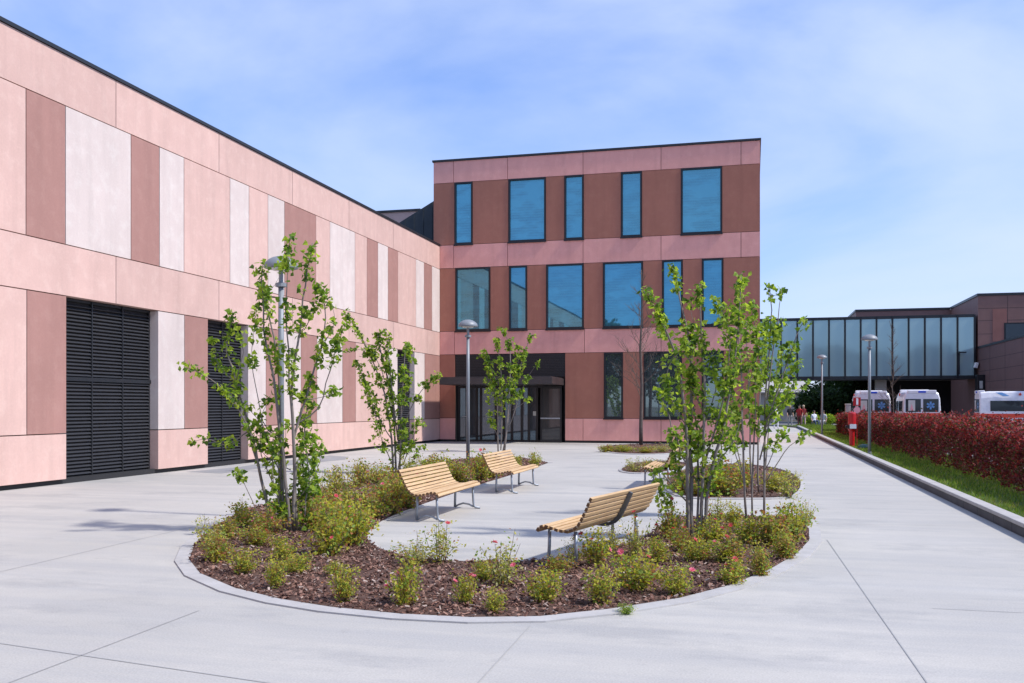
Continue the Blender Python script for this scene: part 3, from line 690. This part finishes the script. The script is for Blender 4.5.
zones=[
 ('along front kerb of big bed',[(243,575,549,35,'yg',''),(275,589,559,27,'yg',''),(343,603,565,34,'yg',''),(405,606,555,46,'yg','p'),(466,605,565,30,'yg','p'),(495,614,583,30,'yg',''),(545,603,567,44,'yg',''),(603,606,562,44,'yg',''),(626,614,603,24,'gr',''),(676,596,560,40,'yg','p'),(732,585,557,38,'yg','r'),(761,577,545,34,'ol','')]),
 ('in second row from front kerb',[(218,563,530,44,'ol',''),(258,547,521,36,'ol','r'),(283,562,529,32,'yg',''),(297,574,551,32,'yg',''),(330,556,504,46,'yg','r'),(334,577,556,24,'yg',''),(418,565,528,50,'pale',''),(440,564,524,54,'pale','r'),(484,582,560,30,'yg',''),(505,587,533,50,'pale','p'),(560,573,552,28,'rd','r'),(574,563,530,30,'pale','p'),(597,567,532,42,'yg','r'),(636,592,549,54,'yg','p'),(659,563,537,34,'yg','r'),(697,562,537,34,'yg','r'),(727,563,534,44,'ol','p')]),
 ('at left end of big bed',[(208,548,517,38,'pale',''),(243,528,500,34,'yg',''),(226,540,517,32,'ol',''),(268,536,508,34,'rd','p'),(316,532,494,44,'ol','p'),(352,547,494,46,'yg',''),(300,520,492,36,'pale',''),(330,520,484,40,'rd','r')]),
 ('in strip behind near left bench',[(347,512,468,40,'pale','w'),(369,520,478,46,'ol',''),(390,515,478,42,'ol',''),(408,509,478,36,'ol',''),(360,532,500,40,'yg','p'),(380,500,470,34,'pale','p'),(420,494,460,30,'pale','p'),(402,494,467,36,'ol',''),(318,503,466,36,'pale',''),(334,497,466,30,'ol','r'),(360,488,462,30,'rd',''),(379,484,463,30,'ol',''),(412,478,456,28,'pale',''),(428,474,455,24,'ol','')]),
 ('in strip between the left benches',[(446,484,453,36,'yg',''),(433,486,458,30,'ol',''),(461,484,456,34,'ol',''),(480,482,452,34,'rd','p'),(492,479,454,28,'ol','')]),
 ('at far tip of planting strip',[(516,469,450,14,'yg',''),(535,467,448,17,'yg','')]),
 ('at right end of big bed',[(634,557,508,38,'pale','r'),(612,553,528,22,'pale','w'),(670,540,503,26,'ol','r'),(684,552,522,30,'rd','r'),(717,523,498,34,'pale','p'),(712,545,516,34,'yg','r'),(747,546,512,42,'yg','r'),(774,547,508,46,'ol',''),(794,542,500,36,'yg',''),(803,527,488,26,'pale',''),(733,528,505,26,'yg',''),(785,560,530,32,'ol','')]),
 ('in second bed beside path',[(788,498,472,36,'pale',''),(775,492,464,30,'yg',''),(726,496,462,44,'ol','r'),(703,496,466,36,'rd',''),(742,488,462,34,'ol',''),(686,494,468,32,'ol','r'),(795,486,470,18,'pale','')]),
 ('in small bed behind far right bench',[(635,472,457,24,'pale',''),(651,472,459,22,'ol',''),(670,470,458,22,'rd','')]),
 ('in low bed round leafless tree',[(608,452,445,22,'ol',''),(624,452,444,24,'yg',''),(645,453,445,24,'ol',''),(662,452,443,24,'pale',''),(678,451,443,20,'yg','')]),
]
ords=['first','second','third','fourth','fifth','sixth','seventh','eighth','ninth','tenth','eleventh','twelfth','thirteenth','fourteenth','fifteenth','sixteenth','seventeenth','eighteenth']
for zn,ls in zones:
    ls=sorted(ls,key=lambda q:q[0])
    for i,(px,b,t,w,k,fl) in enumerate(ls):
        shrub(px,b,t,w,k,f"{W1[k]} {'weed' if k=='gr' else 'rose shrub'}{FW[fl[:1]]}, {ords[i]} from left {zn}",fl)
for kind in PR:
    for f0,s0,_ in PR[kind]: bpy.data.objects.remove(f0); bpy.data.objects.remove(s0)
for f in FL.values(): bpy.data.objects.remove(f)

# ------------------------------------------------------------------ hedge
rng=random.Random(31); hx,hy0,hy1=5.55,13.0,57.0
hd=empty('photinia_hedge',(hx,35,0),0,'long clipped hedge of dark red leaves along the lawn in front of the ambulances','hedge')
m=MB(); s=MB(); n=0
def hh(y): return 1.05+.24*min(1,max(0,(y-16)/12))-.15*min(1,max(0,(y-26)/10))+.07*math.sin(y*1.1)+.06*math.sin(y*2.9+1)+.035*math.sin(y*6.3)
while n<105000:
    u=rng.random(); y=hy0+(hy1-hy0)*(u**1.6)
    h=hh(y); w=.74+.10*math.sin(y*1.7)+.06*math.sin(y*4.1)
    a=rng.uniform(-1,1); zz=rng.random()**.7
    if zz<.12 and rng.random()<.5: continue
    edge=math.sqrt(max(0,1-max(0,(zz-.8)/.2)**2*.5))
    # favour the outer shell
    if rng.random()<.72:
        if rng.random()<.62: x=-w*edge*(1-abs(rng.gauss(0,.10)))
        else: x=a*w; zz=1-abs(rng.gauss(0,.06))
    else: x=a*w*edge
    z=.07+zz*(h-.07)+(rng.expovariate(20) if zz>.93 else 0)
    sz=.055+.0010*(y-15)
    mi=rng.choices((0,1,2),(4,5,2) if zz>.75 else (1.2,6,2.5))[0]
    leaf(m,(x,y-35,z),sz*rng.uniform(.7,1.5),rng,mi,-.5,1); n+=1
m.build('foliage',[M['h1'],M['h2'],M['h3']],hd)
y=hy0
while y<hy1:
    for _ in range(4):
        b=Vector((rng.uniform(-.35,.35),y-35+rng.gauss(0,.12),.08)); e=b+Vector((rng.gauss(0,.25),rng.gauss(0,.2),rng.uniform(.8,1.25)))
        s.tube([b,b.lerp(e,.5)+Vector((rng.gauss(0,.04),rng.gauss(0,.04),0)),e],[.014,.009,.004],5,cap=False)
    y+=.42
s.build('stem',M['darkbark'],hd)
# grass
m=MB(); rng=random.Random(77); n=0
while n<52000:
    y=11+(82-11)*rng.random()**1.7; x=rng.uniform(KX+.2,6.2)
    k=math.sin(x*3.1+y*.7)+math.sin(y*2.3+x)+rng.gauss(0,.5)
    h=rng.uniform(.03,.075)*(1+.02*(y-11)); w=.004+.0006*(y-11); a=rng.uniform(0,6.28)
    dx,dy=math.cos(a)*w,math.sin(a)*w; lx,ly=rng.gauss(0,.02),rng.gauss(0,.02)
    m.face([(x-dx,y-dy,.088),(x+dx,y+dy,.088),(x+lx,y+ly,.088+h)],rng.choices((0,1,2),(5,4,.7 if k>-.8 else 4))[0]); n+=1
tag(m.build('grass',[M['grass1'],M['grass2'],M['grass3']]),'short green grass between the kerb and the red hedge','grass',kind='stuff')

# ------------------------------------------------------------------ benches
def bench(loc,rz,label,ln=2.15,name='slatted_bench'):
    root=empty(name,loc,rz,label,'bench','slatted wooden benches round the paved court')
    prof=[(-.20,.765),(-.155,.665),(-.108,.565),(-.058,.475),(.0,.418),(.08,.395),(.17,.40),(.26,.425),(.335,.442),(.395,.425),(.425,.375)]
    pv=[Vector((0,*p)) for p in prof]
    # resample by arc length
    dn=[]
    for k in range(len(pv)-1):
        for t in range(10): dn.append(pv[k].lerp(pv[k+1],t/10))
    dn.append(pv[-1]); acc=[0]
    for a,b in zip(dn,dn[1:]): acc.append(acc[-1]+(b-a).length)
    T=acc[-1]; n=15; bk=MB(); st=MB()
    def at(s):
        for k in range(len(acc)-1):
            if acc[k+1]>=s: return dn[k].lerp(dn[k+1],(s-acc[k])/(acc[k+1]-acc[k]+1e-9)),(dn[k+1]-dn[k]).normalized()
        return dn[-1],(dn[-1]-dn[-2]).normalized()
    w=T/n*.74
    for k in range(n):
        p,t=at((k+.5)*T/n); ang=math.atan2(t.z,t.y)
        Mx=Matrix.Translation((0,p.y,p.z))@Matrix.Rotation(ang,4,'X'); mb=bk if k<6 else st
        q=len(mb.f); j=R.uniform(-.006,.006)
        mb.box((-ln/2+j,-w/2,-.017),(ln/2+j,w/2,.017),0,Mx); mb.m[q+5]=1; mb.m[q+3]=1
    for nm,mb in (('backrest',bk),('seat',st)): mb.build(nm,[M['wood'],M['wood_end']],root,bevel=.005)
    for x in (-ln/2+.16,0,ln/2-.16):
        r=MB(); q=[]
        for k in range(0,23):
            p,t=at(T*.02+T*.96*k/22); nn=Vector((0,t.z,-t.y)); 
            if nn.z>0 and k<6: nn=nn
            q.append(p+Vector((0,-t.z,t.y))*(-.042))
        for a,b in zip(q,q[1:]):
            t=(b-a).normalized(); n2=Vector((0,-t.z,t.y))*.02; X=Vector((.022,0,0))
            v=[a-X-n2,a+X-n2,a+X+n2,a-X+n2,b-X-n2,b+X-n2,b+X+n2,b-X+n2]; i0=len(r.v); r.v+=[tuple(z) for z in v]
            for f in ((0,1,5,4),(1,2,6,5),(2,3,7,6),(3,0,4,7),(0,3,2,1),(4,5,6,7)): r.f.append(tuple(i0+i for i in f)); r.m.append(0)
        r.build('rail',M['steel'],root)
    for x in (-ln/2+.16,ln/2-.16):
        f=MB(); f.tube([(x,.345,.40),(x,.35,.2),(x,.36,.06),(x,.39,.022),(x,.47,.018)],.019,8); f.build('leg',M['steel'],root,smooth=True)
        f=MB(); f.tube([(x,.045,.38),(x,.04,.2),(x,.035,.02)],.021,8); f.build('leg',M['steel'],root,smooth=True)
        f=MB(); f.tube([(x,.035,.02),(x,.09,.055),(x,.18,.085),(x,.28,.07),(x,.36,.03)],.015,8); f.build('foot_rail',M['steel'],root,smooth=True)
    return root
bench((-4.83,13.94,0),-math.pi/2,'nearer of the two slatted wooden benches on the left of the court')
bench((-4.87,18.5,0),-math.pi/2,'far slatted wooden bench on the left, nearest the entrance')
bench((-1.54,10.55,0),math.pi/2-math.radians(13.2),'slatted wooden bench seen from behind on the right of the court')
bench((-1.78,20.2,0),math.pi/2,'slatted wooden bench mostly hidden behind the multi-stemmed maple, only its end showing')

# ------------------------------------------------------------------ lamps
def lamp(px,base,label,hz=4.42,z0=0,extra=False):
    x,y=G(px,base,z0); root=empty('street_lamp',(x,y,z0),0,label,'street lamp','mushroom-headed grey path lamps')
    m=MB(); m.lathe([(.0,0),(.13,0),(.13,.02),(.06,.035),(.06,.12)],16); m.build('base_plate',M['lampgrey'],root)
    m=MB(); m.tube([(0,0,.02),(0,0,2.4),(0,0,hz-.45)],[.05,.045,.04],14); m.build('pole',M['lampgrey'],root,smooth=True)
    m=MB(); m.tube([(0,0,hz-.45),(0,0,hz-.15)],.034,10); m.lathe([(.05,hz-.46),(.085,hz-.45),(.085,hz-.40),(.03,hz-.38)],12); m.build('neck',M['lampgrey'],root)
    m=MB(); m.lathe([(.255,hz-.17),(.26,hz-.155),(.245,hz-.10),(.20,hz-.05),(.13,hz-.01),(.06,hz+.01),(.0,hz+.014)],24); m.lathe([(.255,hz-.17),(.20,hz-.165),(.0,hz-.165)],24)
    hd_=m.build('lamp_head',M['lampgrey'],root,smooth=True)
    m=MB(); m.lathe([(.16,hz-.172),(.13,hz-.20),(.0,hz-.205)],18); m.build('lens',M['lens'],hd_)
    if extra:
        m=MB(); m.tube([(0,0,hz-.62),(-.18,-.06,hz-.60)],.012,6); m.lathe([(0,-.08),(.055,-.06),(.06,.0),(.03,.04),(0,.05)],10,(-.22,-.08,hz-.60)); m.build('floodlight',M['frame'],root)
    return root
lamp(281,518,'grey mushroom-headed lamp post rising behind the leafy maple on the left',3.96,0,True)
lamp(468,470,'grey mushroom-headed lamp post between the two left benches, in front of the entrance',3.98)
lamp(869.5,455,'grey mushroom-headed lamp post on the lawn just right of the red hydrant',3.95,.09)
lamp(822,436,'thin grey lamp post farthest away on the lawn, before the bridge',4.35,.09)

# ------------------------------------------------------------------ fire point
x,y=G(852,447,.09)
hy=empty('fire_hydrant',(x,y,.09),0,'red fire hydrant pillar with a white label on the lawn before the hedge end','hydrant')
m=MB(); m.lathe([(0,0),(.13,0),(.13,.03),(.10,.05),(.10,.62),(.14,.66),(.15,.70),(.15,1.30),(.13,1.36),(.0,1.38)],18); m.build('body',M['red'],hy,smooth=False)
m=MB(); m.lathe([(.175,.72),(.19,.72),(.19,.86),(.175,.86)],18); m.build('band',M['frame'],hy)
m=MB(); m.box((-.10,-.215,.73),(.14,-.19,.90)); m.build('label_plate',M['whitep'],hy)
m=MB(); m.tube([(-.16,0,.8),(-.24,0,.8)],.05,10); m.build('outlet',M['frame'],hy)
x,y=G(858,447,.09); y+=.4
sg=empty('fire_point_sign',(x,y,.09),0,'small red and white fire sign on a thin pole beside the red hydrant','sign')
m=MB(); m.tube([(0,0,0),(0,0,1.9)],.015,8); m.build('pole',M['red'],sg)
m=MB(); m.box((-.14,-.03,1.62),(.14,-.018,1.95)); pl=m.build('sign_plate',M['red'],sg)
m=MB(); m.box((-.03,-.036,1.66),(.05,-.032,1.91)); m.box((-.03,-.037,1.86),(.01,-.031,1.93)); m.build('pictogram',M['whitep'],pl)
m=MB(); m.tube([(0,-.03,1.45),(0,-.018,1.45)],.14,6); m.build('lower_plate',M['pinkp'],sg)
x,y=G(864,449,.09)
gb=empty('garden_valve_box',(x,y,.09),0,'low dark green domed valve box on the grass at the foot of the hedge','valve box')
m=MB(); m.lathe([(.26,0),(.25,.08),(.18,.15),(.06,.18),(0,.18)],16); m.build('lid',M['green'],gb,smooth=True); m=MB(); m.lathe([(0,0),(.29,0),(.29,.03),(.0,.031)],16); m.build('rim',M['green'],gb)
x,y=G(842,437,.0); b=empty('grey_post',(x+.3,y,0),0,'short pale grey post at the far end of the red hedge','post')
m=MB(); m.box((-.13,-.13,0),(.13,.13,1.75)); m.build('shaft',M['conc_l'],b,bevel=.03); m=MB(); m.box((-.15,-.15,1.75),(.15,.15,1.82)); m.build('cap',M['conc_l'],b,bevel=.02)

# ------------------------------------------------------------------ ambulances
def loft(st):
    m=MB(); n=len(st[0])
    for r in st: m.v+=r
    for i in range(len(st)-1):
        for k in range(n):
            a=i*n+k; b=i*n+(k+1)%n; m.f.append((a,b,b+n,a+n)); m.m.append(0)
    m.f.append(tuple(range(n))[::-1]); m.m.append(0); m.f.append(tuple((len(st)-1)*n+k for k in range(n))); m.m.append(0); return m
def ambulance(loc,rz,label,hs=1.0):
    root=empty('ambulance',loc,rz,label,'ambulance','ambulances parked behind the red hedge')
    def ring(y,zt,zs,w=1.0):
        return [(-w,y,.42),(-w*1.01,y,1.15),(-w*.95,y,max(zs,1.2)),(-w*.86,y,zt-.05),(-w*.74,y,zt),(w*.74,y,zt),(w*.86,y,zt-.05),(w*.95,y,max(zs,1.2)),(w*1.01,y,1.15),(w,y,.42)]
    b=loft([ring(0,2.42,2.1,.98),ring(.08,2.52,2.15),ring(.5,2.56,2.2),ring(3.6,2.56,2.2),ring(4.0,2.45,2.1),ring(4.75,1.5,1.35,.97),ring(5.5,1.22,1.1,.93),ring(5.65,.9,.85,.88)]); 
    body=b.build('body',M['vanw'],root,bevel=.04)
    def plate(nm,pts,mat,par=root): m=MB(); m.face(pts); return m.build(nm,mat,par)
    for sx in (-1,1):
        # rear door glass
        a,c=(.06*sx,.86*sx)
        w_=MB(); w_.box((min(a,c),-.012,1.38),(max(a,c),.02,2.12)); wd=w_.build('rear_window',M['glass_van'],root)
        if sx<0:
            m=MB(); m.box((-.72,-.018,1.45),(-.36,-.013,2.05)); m.build('sticker',M['posterg'],wd); 
            m=MB(); m.face([(-.64,-.021,1.5),(-.44,-.021,1.5),(-.54,-.021,1.85)]); m.build('figure',M['pinkp'],wd)
        else:
            m=MB()
            for q in range(3):
                Mx=Matrix.Translation((.45,-.016,1.75))@Matrix.Rotation(math.pi/3*q,4,'Y'); m.box((-.05,-.002,-.22),(.05,.002,.22),0,Mx)
            m.build('emblem',M['vanblue'],wd)
        # sides
        X=sx*1.0
        g=MB(); g.box((min(X*.955,X*1.0),.55,1.42),(max(X*.955,X*1.0),3.3,2.02)); g.build('side_window',M['glass_van'],root)
        g=MB(); g.box((min(X*.93,X*1.0),3.75,1.40),(max(X*.93,X*1.0),4.45,1.95)); g.build('cab_window',M['glass_van'],root)
        g=MB(); g.box((min(X*.97,X*1.018),.03,1.05),(max(X*.97,X*1.018),5.0,1.28)); g.build('side_stripe',M['vanred'],root)
        g=MB(); g.face([(X*.985,1.2,2.28),(X*.985,1.55,2.28),(X*.94,1.15,2.50),(X*.94,.8,2.50)]) ; g.face([(X*.99,.8,.75),(X*1.012,2.9,.75),(X*1.016,2.9,.9),(X*1.016,.8,.9)]); g.build('side_marking',M['vanblue'],root)
        g=MB(); 
        g.box((min(X*.93,X*.985),2.05,2.31),(max(X*.93,X*.985),2.10,2.47)); g.box((min(X*.93,X*.985),2.0,2.36),(max(X*.93,X*.985),2.15,2.42)); g.build('red_cross',M['vanred'],root)
        for yy in (.95,4.55):
            wh=MB(); wh.tube([(sx*.78,yy,.34),(sx*.99,yy,.34)],.34,18); wo_=wh.build('wheel',M['rubber'],root); rm=MB(); rm.tube([(sx*.98,yy,.34),(sx*1.0,yy,.34)],.19,14); rm.build('rim',M['lampgrey'],wo_)
        t=MB(); t.box((sx*.88-.07,-.02,.85),(sx*.88+.07,.02,1.3)); t.build('tail_light',M['red'],root)
    g=MB(); g.box((-.97,-.014,1.14),(.97,.01,1.32)); g.build('rear_stripe',M['vanred'],root)
    g=MB(); g.box((-.75,-.03,2.44),(.75,.3,2.62)); bar=g.build('light_bar',M['vanw'],root,bevel=.03)
    g=MB(); g.box((-.2,-.04,2.47),(.2,-.028,2.57)); g.build('lens',M['blue_l'],bar)
    g=MB(); g.box((-.8,3.2,2.55),(.8,3.5,2.70)); fb_=g.build('roof_beacon',M['vanw'],root,bevel=.04)
    g=MB(); g.face([(-.82,4.06,2.38),(.82,4.06,2.38),(.86,4.70,1.56),(-.86,4.70,1.56)]); 
    g.v=[(q[0],q[1]+.04,q[2]+.03) for q in g.v]; g.build('windscreen',M['glass_van'],root)
    g=MB(); g.box((-.9,-.08,.40),(.9,.06,.62)); g.build('bumper',M['rubber'],root)
    return root
def camd(px,d): return W((px-512)/FP*d,d)
x,y=camd(922,53); ambulance((x,y,-.02),math.radians(-2),'white ambulance parked tail-on behind the hedge, the middle one of the three')
x,y=camd(873.5,56); ambulance((x,y,-.02),math.radians(-2),'white ambulance parked tail-on beside the concrete column, partly behind the lamp post')
x,y=camd(977,54.5); ambulance((x,y,-.02),math.radians(-94),'white ambulance standing side-on at the right edge with a red flank stripe')

# ------------------------------------------------------------------ people
M['skin']=plain('skin',(.45,.27,.19),.6); M['hair_d']=plain('dark_hair',(.03,.02,.015),.7); M['hair_l']=plain('fair_hair',(.45,.36,.24),.7)
def cloth(n,c): return plain(n,c,.85)
def person(loc,rz,label,shirt,trous,hair,sit=False,stride=.0):
    root=empty('person',loc,rz,label,'person')
    hz=.93 if not sit else .50
    J=[(0,0,hz),(0,0,hz+.22),(0,0,hz+.42),(0,.0,hz+.56),(0,-.01,hz+.64),(0,-.02,hz+.73),(0,-.01,hz+.80)]
    rad=[.15,.135,.16,.06,.075,.098,.07]; E=[(i,i+1) for i in range(6)]
    def add(p,r,par): J.append(p); rad.append(r); E.append((par,len(J)-1)); return len(J)-1
    for s in (-1,1):
        a=add((s*.19,0,hz+.47),.062,2); a=add((s*.25,.02,hz+.20),.045,a); a=add((s*.24,-.12,hz-.02),.034,a); add((s*.23,-.18,hz-.10),.028,a)
        if sit:
            a=add((s*.10,-.02,hz),.10,0); a=add((s*.13,-.42,hz),.07,a); a=add((s*.13,-.44,.08),.045,a); add((s*.13,-.58,.04),.04,a)
        else:
            k=s*stride; a=add((s*.10,0,hz-.08),.10,0); a=add((s*.11,-k*.5,.50),.068,a); a=add((s*.11,-k,.09),.042,a); add((s*.12,-k-.14,.04),.038,a)
    me=bpy.data.meshes.new('body'); me.from_pydata(J,E,[]); o=bpy.data.objects.new('body',me); C.objects.link(o)
    sk=o.modifiers.new('s','SKIN'); sb=o.modifiers.new('u','SUBSURF'); sb.levels=1; sb.render_levels=1
    for i,v in enumerate(me.skin_vertices[0].data if me.skin_vertices else []): v.radius=(rad[i],rad[i]*.8 if i<3 else rad[i]); v.use_root=(i==0)
    if not me.skin_vertices:
        bpy.context.view_layer.objects.active=o
    dg=bpy.context.evaluated_depsgraph_get(); dg.update(); ev=bpy.data.meshes.new_from_object(o.evaluated_get(dg)); bpy.data.objects.remove(o)
    ev.materials.clear()
    for mm in (M['skin'],shirt,trous,M['rubber']): ev.materials.append(mm)
    for p in ev.polygons:
        c=p.center; p.use_smooth=True
        if c.z>hz+.56: p.material_index=0
        elif abs(c.x)>.17 and c.z<hz+.24 and c.z>hz-.2 and not(sit and abs(c.x)<.2): p.material_index=0
        elif c.z>hz+.0: p.material_index=1
        elif c.z<.09: p.material_index=3
        else: p.material_index=2
        if sit and c.y<-.2 and c.z>.1 and c.z<hz+.12 and abs(c.x)<.2: p.material_index=2
    b=bpy.data.objects.new('body',ev); C.objects.link(b); b.parent=root
    m=MB(); m.lathe([(0,.10),(.06,.09),(.098,.04),(.105,-.01),(.09,-.07),(.0,-.075)],14,(0,.012,hz+.765)); m.build('hair',hair,root,smooth=True)
    return root
def skin_ok():
    pass
def prs(px,d,rz,*a,**k):
    x,y=camd(px,d); return person((x,y,.0),rz,*a,**k)
pd=76
prs(790,pd,.4,'person in a black top and grey trousers standing at the end of the path',cloth('black_top',(.012,.012,.014)),cloth('grey_trousers',(.32,.32,.34)),M['hair_l'],stride=.08)
prs(799.5,pd-1,-.3,'person in a red top and dark trousers standing beside a fair-haired companion',cloth('red_top',(.38,.02,.02)),cloth('maroon_trousers',(.16,.05,.05)),M['hair_d'],stride=.05)
prs(803.5,pd,.2,'fair-haired person in a dark red jacket and pale trousers at the end of the path',cloth('dark_red_jacket',(.16,.01,.015)),cloth('pale_trousers',(.55,.42,.40)),M['hair_l'],stride=.1)
prs(814,pd,.5,'person in a white shirt sitting at the far edge of the lawn',cloth('white_shirt',(.72,.75,.85)),cloth('blue_trousers',(.08,.12,.2)),M['hair_d'],sit=True)
prs(823.5,pd-1,-.4,'person in a light grey shirt sitting just right of the farthest lamp post',cloth('light_grey_shirt',(.5,.5,.52)),cloth('grey_slacks',(.3,.3,.32)),M['hair_d'],sit=True)
prs(776,pd-6,.2,'person in white clothes seen through the maple leaves at the far end of the path',cloth('white_tunic',(.78,.76,.82)),cloth('white_slacks',(.75,.74,.8)),M['hair_d'],stride=.12)
# low seats under the two sitting people
for px,d in ((814,pd),(823.5,pd-1)):
    x,y=camd(px,d); m=MB(); s0=empty('garden_stool',(x,y+.05,0),0,'small grey stool under the '+('white-shirted' if px<820 else 'grey-shirted')+' seated person','stool')
    m.box((-.2,-.2,.34),(.2,.2,.39)); m.build('seat',M['conc_l'],s0)
    for a in (-1,1):
        for b_ in (-1,1): m=MB(); m.box((a*.17-.02,b_*.17-.02,0),(a*.17+.02,b_*.17+.02,.34)); m.build('leg',M['steel'],s0)

# ------------------------------------------------------------------ far vegetation
def bush(name,loc,rx,ry,h,n,sz,label,cat,seed,trunk=0.0,mats=('dk1','dk2'),grp=None):
    rng=random.Random(seed); root=empty(name,loc,0,label,cat,grp); m=MB()
    lobes=[(Vector((rng.uniform(-.7,.7)*rx,rng.uniform(-.7,.7)*ry,trunk+(h-trunk)*rng.uniform(.2,.8))),rng.uniform(.3,.5)) for _ in range(14)]
    for _ in range(n):
        c,r=rng.choice(lobes); v=Vector((rng.gauss(0,1),rng.gauss(0,1),rng.gauss(0,1))).normalized()*r*rng.uniform(.7,1.05)
        p=Vector((c.x+v.x*rx,c.y+v.y*ry,c.z+v.z*(h-trunk)*.6)); 
        if p.z<.05 : p.z=.05
        if p.z>h: continue
        leaf(m,p,sz*rng.uniform(.6,1.4),rng,rng.choices((0,1),(3,2))[0],0,1)
    m.build('crown',[M[mats[0]],M[mats[1]]],root)
    t=MB(); t.tube([(0,0,0),(.05,0,max(trunk,h*.3)),(0,.05,h*.7)],[.05*h*.5,.04*h*.5,.02],7); t.build('trunk',M['darkbark'],root)
    return root
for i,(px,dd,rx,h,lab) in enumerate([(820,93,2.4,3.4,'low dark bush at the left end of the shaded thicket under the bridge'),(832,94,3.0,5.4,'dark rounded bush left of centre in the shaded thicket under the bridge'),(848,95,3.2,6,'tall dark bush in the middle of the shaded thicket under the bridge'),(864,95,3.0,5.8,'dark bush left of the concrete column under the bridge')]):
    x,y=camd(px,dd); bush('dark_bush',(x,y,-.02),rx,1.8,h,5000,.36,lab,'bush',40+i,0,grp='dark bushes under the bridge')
for i,(px,dd) in enumerate([(812,80),(829,79)]):
    x,y=camd(px,dd); bush('light_green_bush',(x,y,0),1.1,.6,1.15,900,.16,'low bright green bush '+('behind the white-shirted seated person' if i==0 else 'to the right of the farthest lamp post'),'bush',60+i,0,('lf1','lf2'))
# trees behind the viewpoint: mirrored in the windows
bg=bush('park_tree',(-30,-48,0),5.5,5.5,14.5,5200,.75,'tall broadleaf tree across the forecourt behind the viewpoint, mirrored in the glass','tree',71,3.0,('dk1','dk2'),'trees across the forecourt')
for i,(x,y,s) in enumerate([(-21,-52,1.05),(-11,-47,.92),(-2,-52,1.1),(8,-48,.95),(17,-53,1.12),(27,-49,1.0),(38,-52,1.1),(50,-50,.95),(-42,-52,1.1)]):
    k=copy_tree(bg); k.location=(x,y,0); k.scale=(s,s,s); k.rotation_euler=(0,0,i*1.3)

# ------------------------------------------------------------------ light, sky, camera
EL=math.radians(49.5); AZ=math.radians(-5)
S=Vector((math.cos(EL)*math.cos(AZ),math.cos(EL)*math.sin(AZ),math.sin(EL)))
sun=bpy.data.lights.new('sun','SUN'); sun.energy=3.4; sun.angle=math.radians(3.2); sun.color=(1,.94,.86)
so=bpy.data.objects.new('sun',sun); C.objects.link(so); so.rotation_euler=S.to_track_quat('Z','Y').to_euler()
wd=bpy.data.worlds.new('World'); bpy.context.scene.world=wd; wd.use_nodes=True; nt=wd.node_tree; bgN=nt.nodes['Background']
sk=nt.nodes.new('ShaderNodeTexSky'); sk.sky_type='NISHITA'; sk.sun_disc=False; sk.sun_elevation=EL; sk.sun_rotation=math.pi/2-AZ; sk.air_density=1.0; sk.dust_density=.4; sk.ozone_density=3
tc=nt.nodes.new('ShaderNodeTexCoord'); mp=nt.nodes.new('ShaderNodeMapping'); mp.inputs['Scale'].default_value=(1,1,2.6); mp.inputs['Rotation'].default_value=(.2,.15,.5)
nt.links.new(tc.outputs['Generated'],mp.inputs[0])
n1=nt.nodes.new('ShaderNodeTexNoise'); n1.inputs['Scale'].default_value=1.5; n1.inputs['Detail'].default_value=7; n1.inputs['Roughness'].default_value=.52; n1.inputs['Distortion'].default_value=.4
nt.links.new(mp.outputs[0],n1.inputs[0])
mr=nt.nodes.new('ShaderNodeMapRange'); mr.interpolation_type='SMOOTHSTEP'; mr.inputs[1].default_value=.33; mr.inputs[2].default_value=.70; mr.inputs[3].default_value=.02; mr.inputs[4].default_value=.78
nt.links.new(n1.outputs[0],mr.inputs[0])
hs=nt.nodes.new('ShaderNodeMix'); hs.data_type='RGBA'; hs.inputs[7].default_value=(3.6,4.15,5.5,1)
nt.links.new(mr.outputs[0],hs.inputs[0]); tn=nt.nodes.new('ShaderNodeMix'); tn.data_type='RGBA'; tn.blend_type='MULTIPLY'; tn.inputs[0].default_value=1; sx=nt.nodes.new('ShaderNodeSeparateXYZ'); nt.links.new(tc.outputs['Generated'],sx.inputs[0]); zr=nt.nodes.new('ShaderNodeMapRange'); zr.inputs[1].default_value=0; zr.inputs[2].default_value=.5; nt.links.new(sx.outputs[2],zr.inputs[0]); tg=nt.nodes.new('ShaderNodeMix'); tg.data_type='RGBA'; tg.inputs[6].default_value=(.60,.67,.93,1); tg.inputs[7].default_value=(.84,.95,1.25,1); nt.links.new(zr.outputs[0],tg.inputs[0]); nt.links.new(tg.outputs[2],tn.inputs[7]); nt.links.new(sk.outputs[0],tn.inputs[6]); nt.links.new(tn.outputs[2],hs.inputs[6])
nt.links.new(hs.outputs[2],bgN.inputs[0]); bgN.inputs[1].default_value=.15
cam=bpy.data.cameras.new('camera'); co=bpy.data.objects.new('camera',cam); C.objects.link(co)
co.location=(0,0,H); co.rotation_euler=(math.pi/2,0,TH); cam.sensor_width=36; cam.lens=FP/1024*36; cam.shift_y=(HY-341.5)/1024; cam.clip_start=.05; cam.clip_end=4000
sc=bpy.context.scene; sc.camera=co
sc.view_settings.view_transform='Standard'; sc.view_settings.look='None'; sc.view_settings.exposure=.47; sc.view_settings.gamma=1
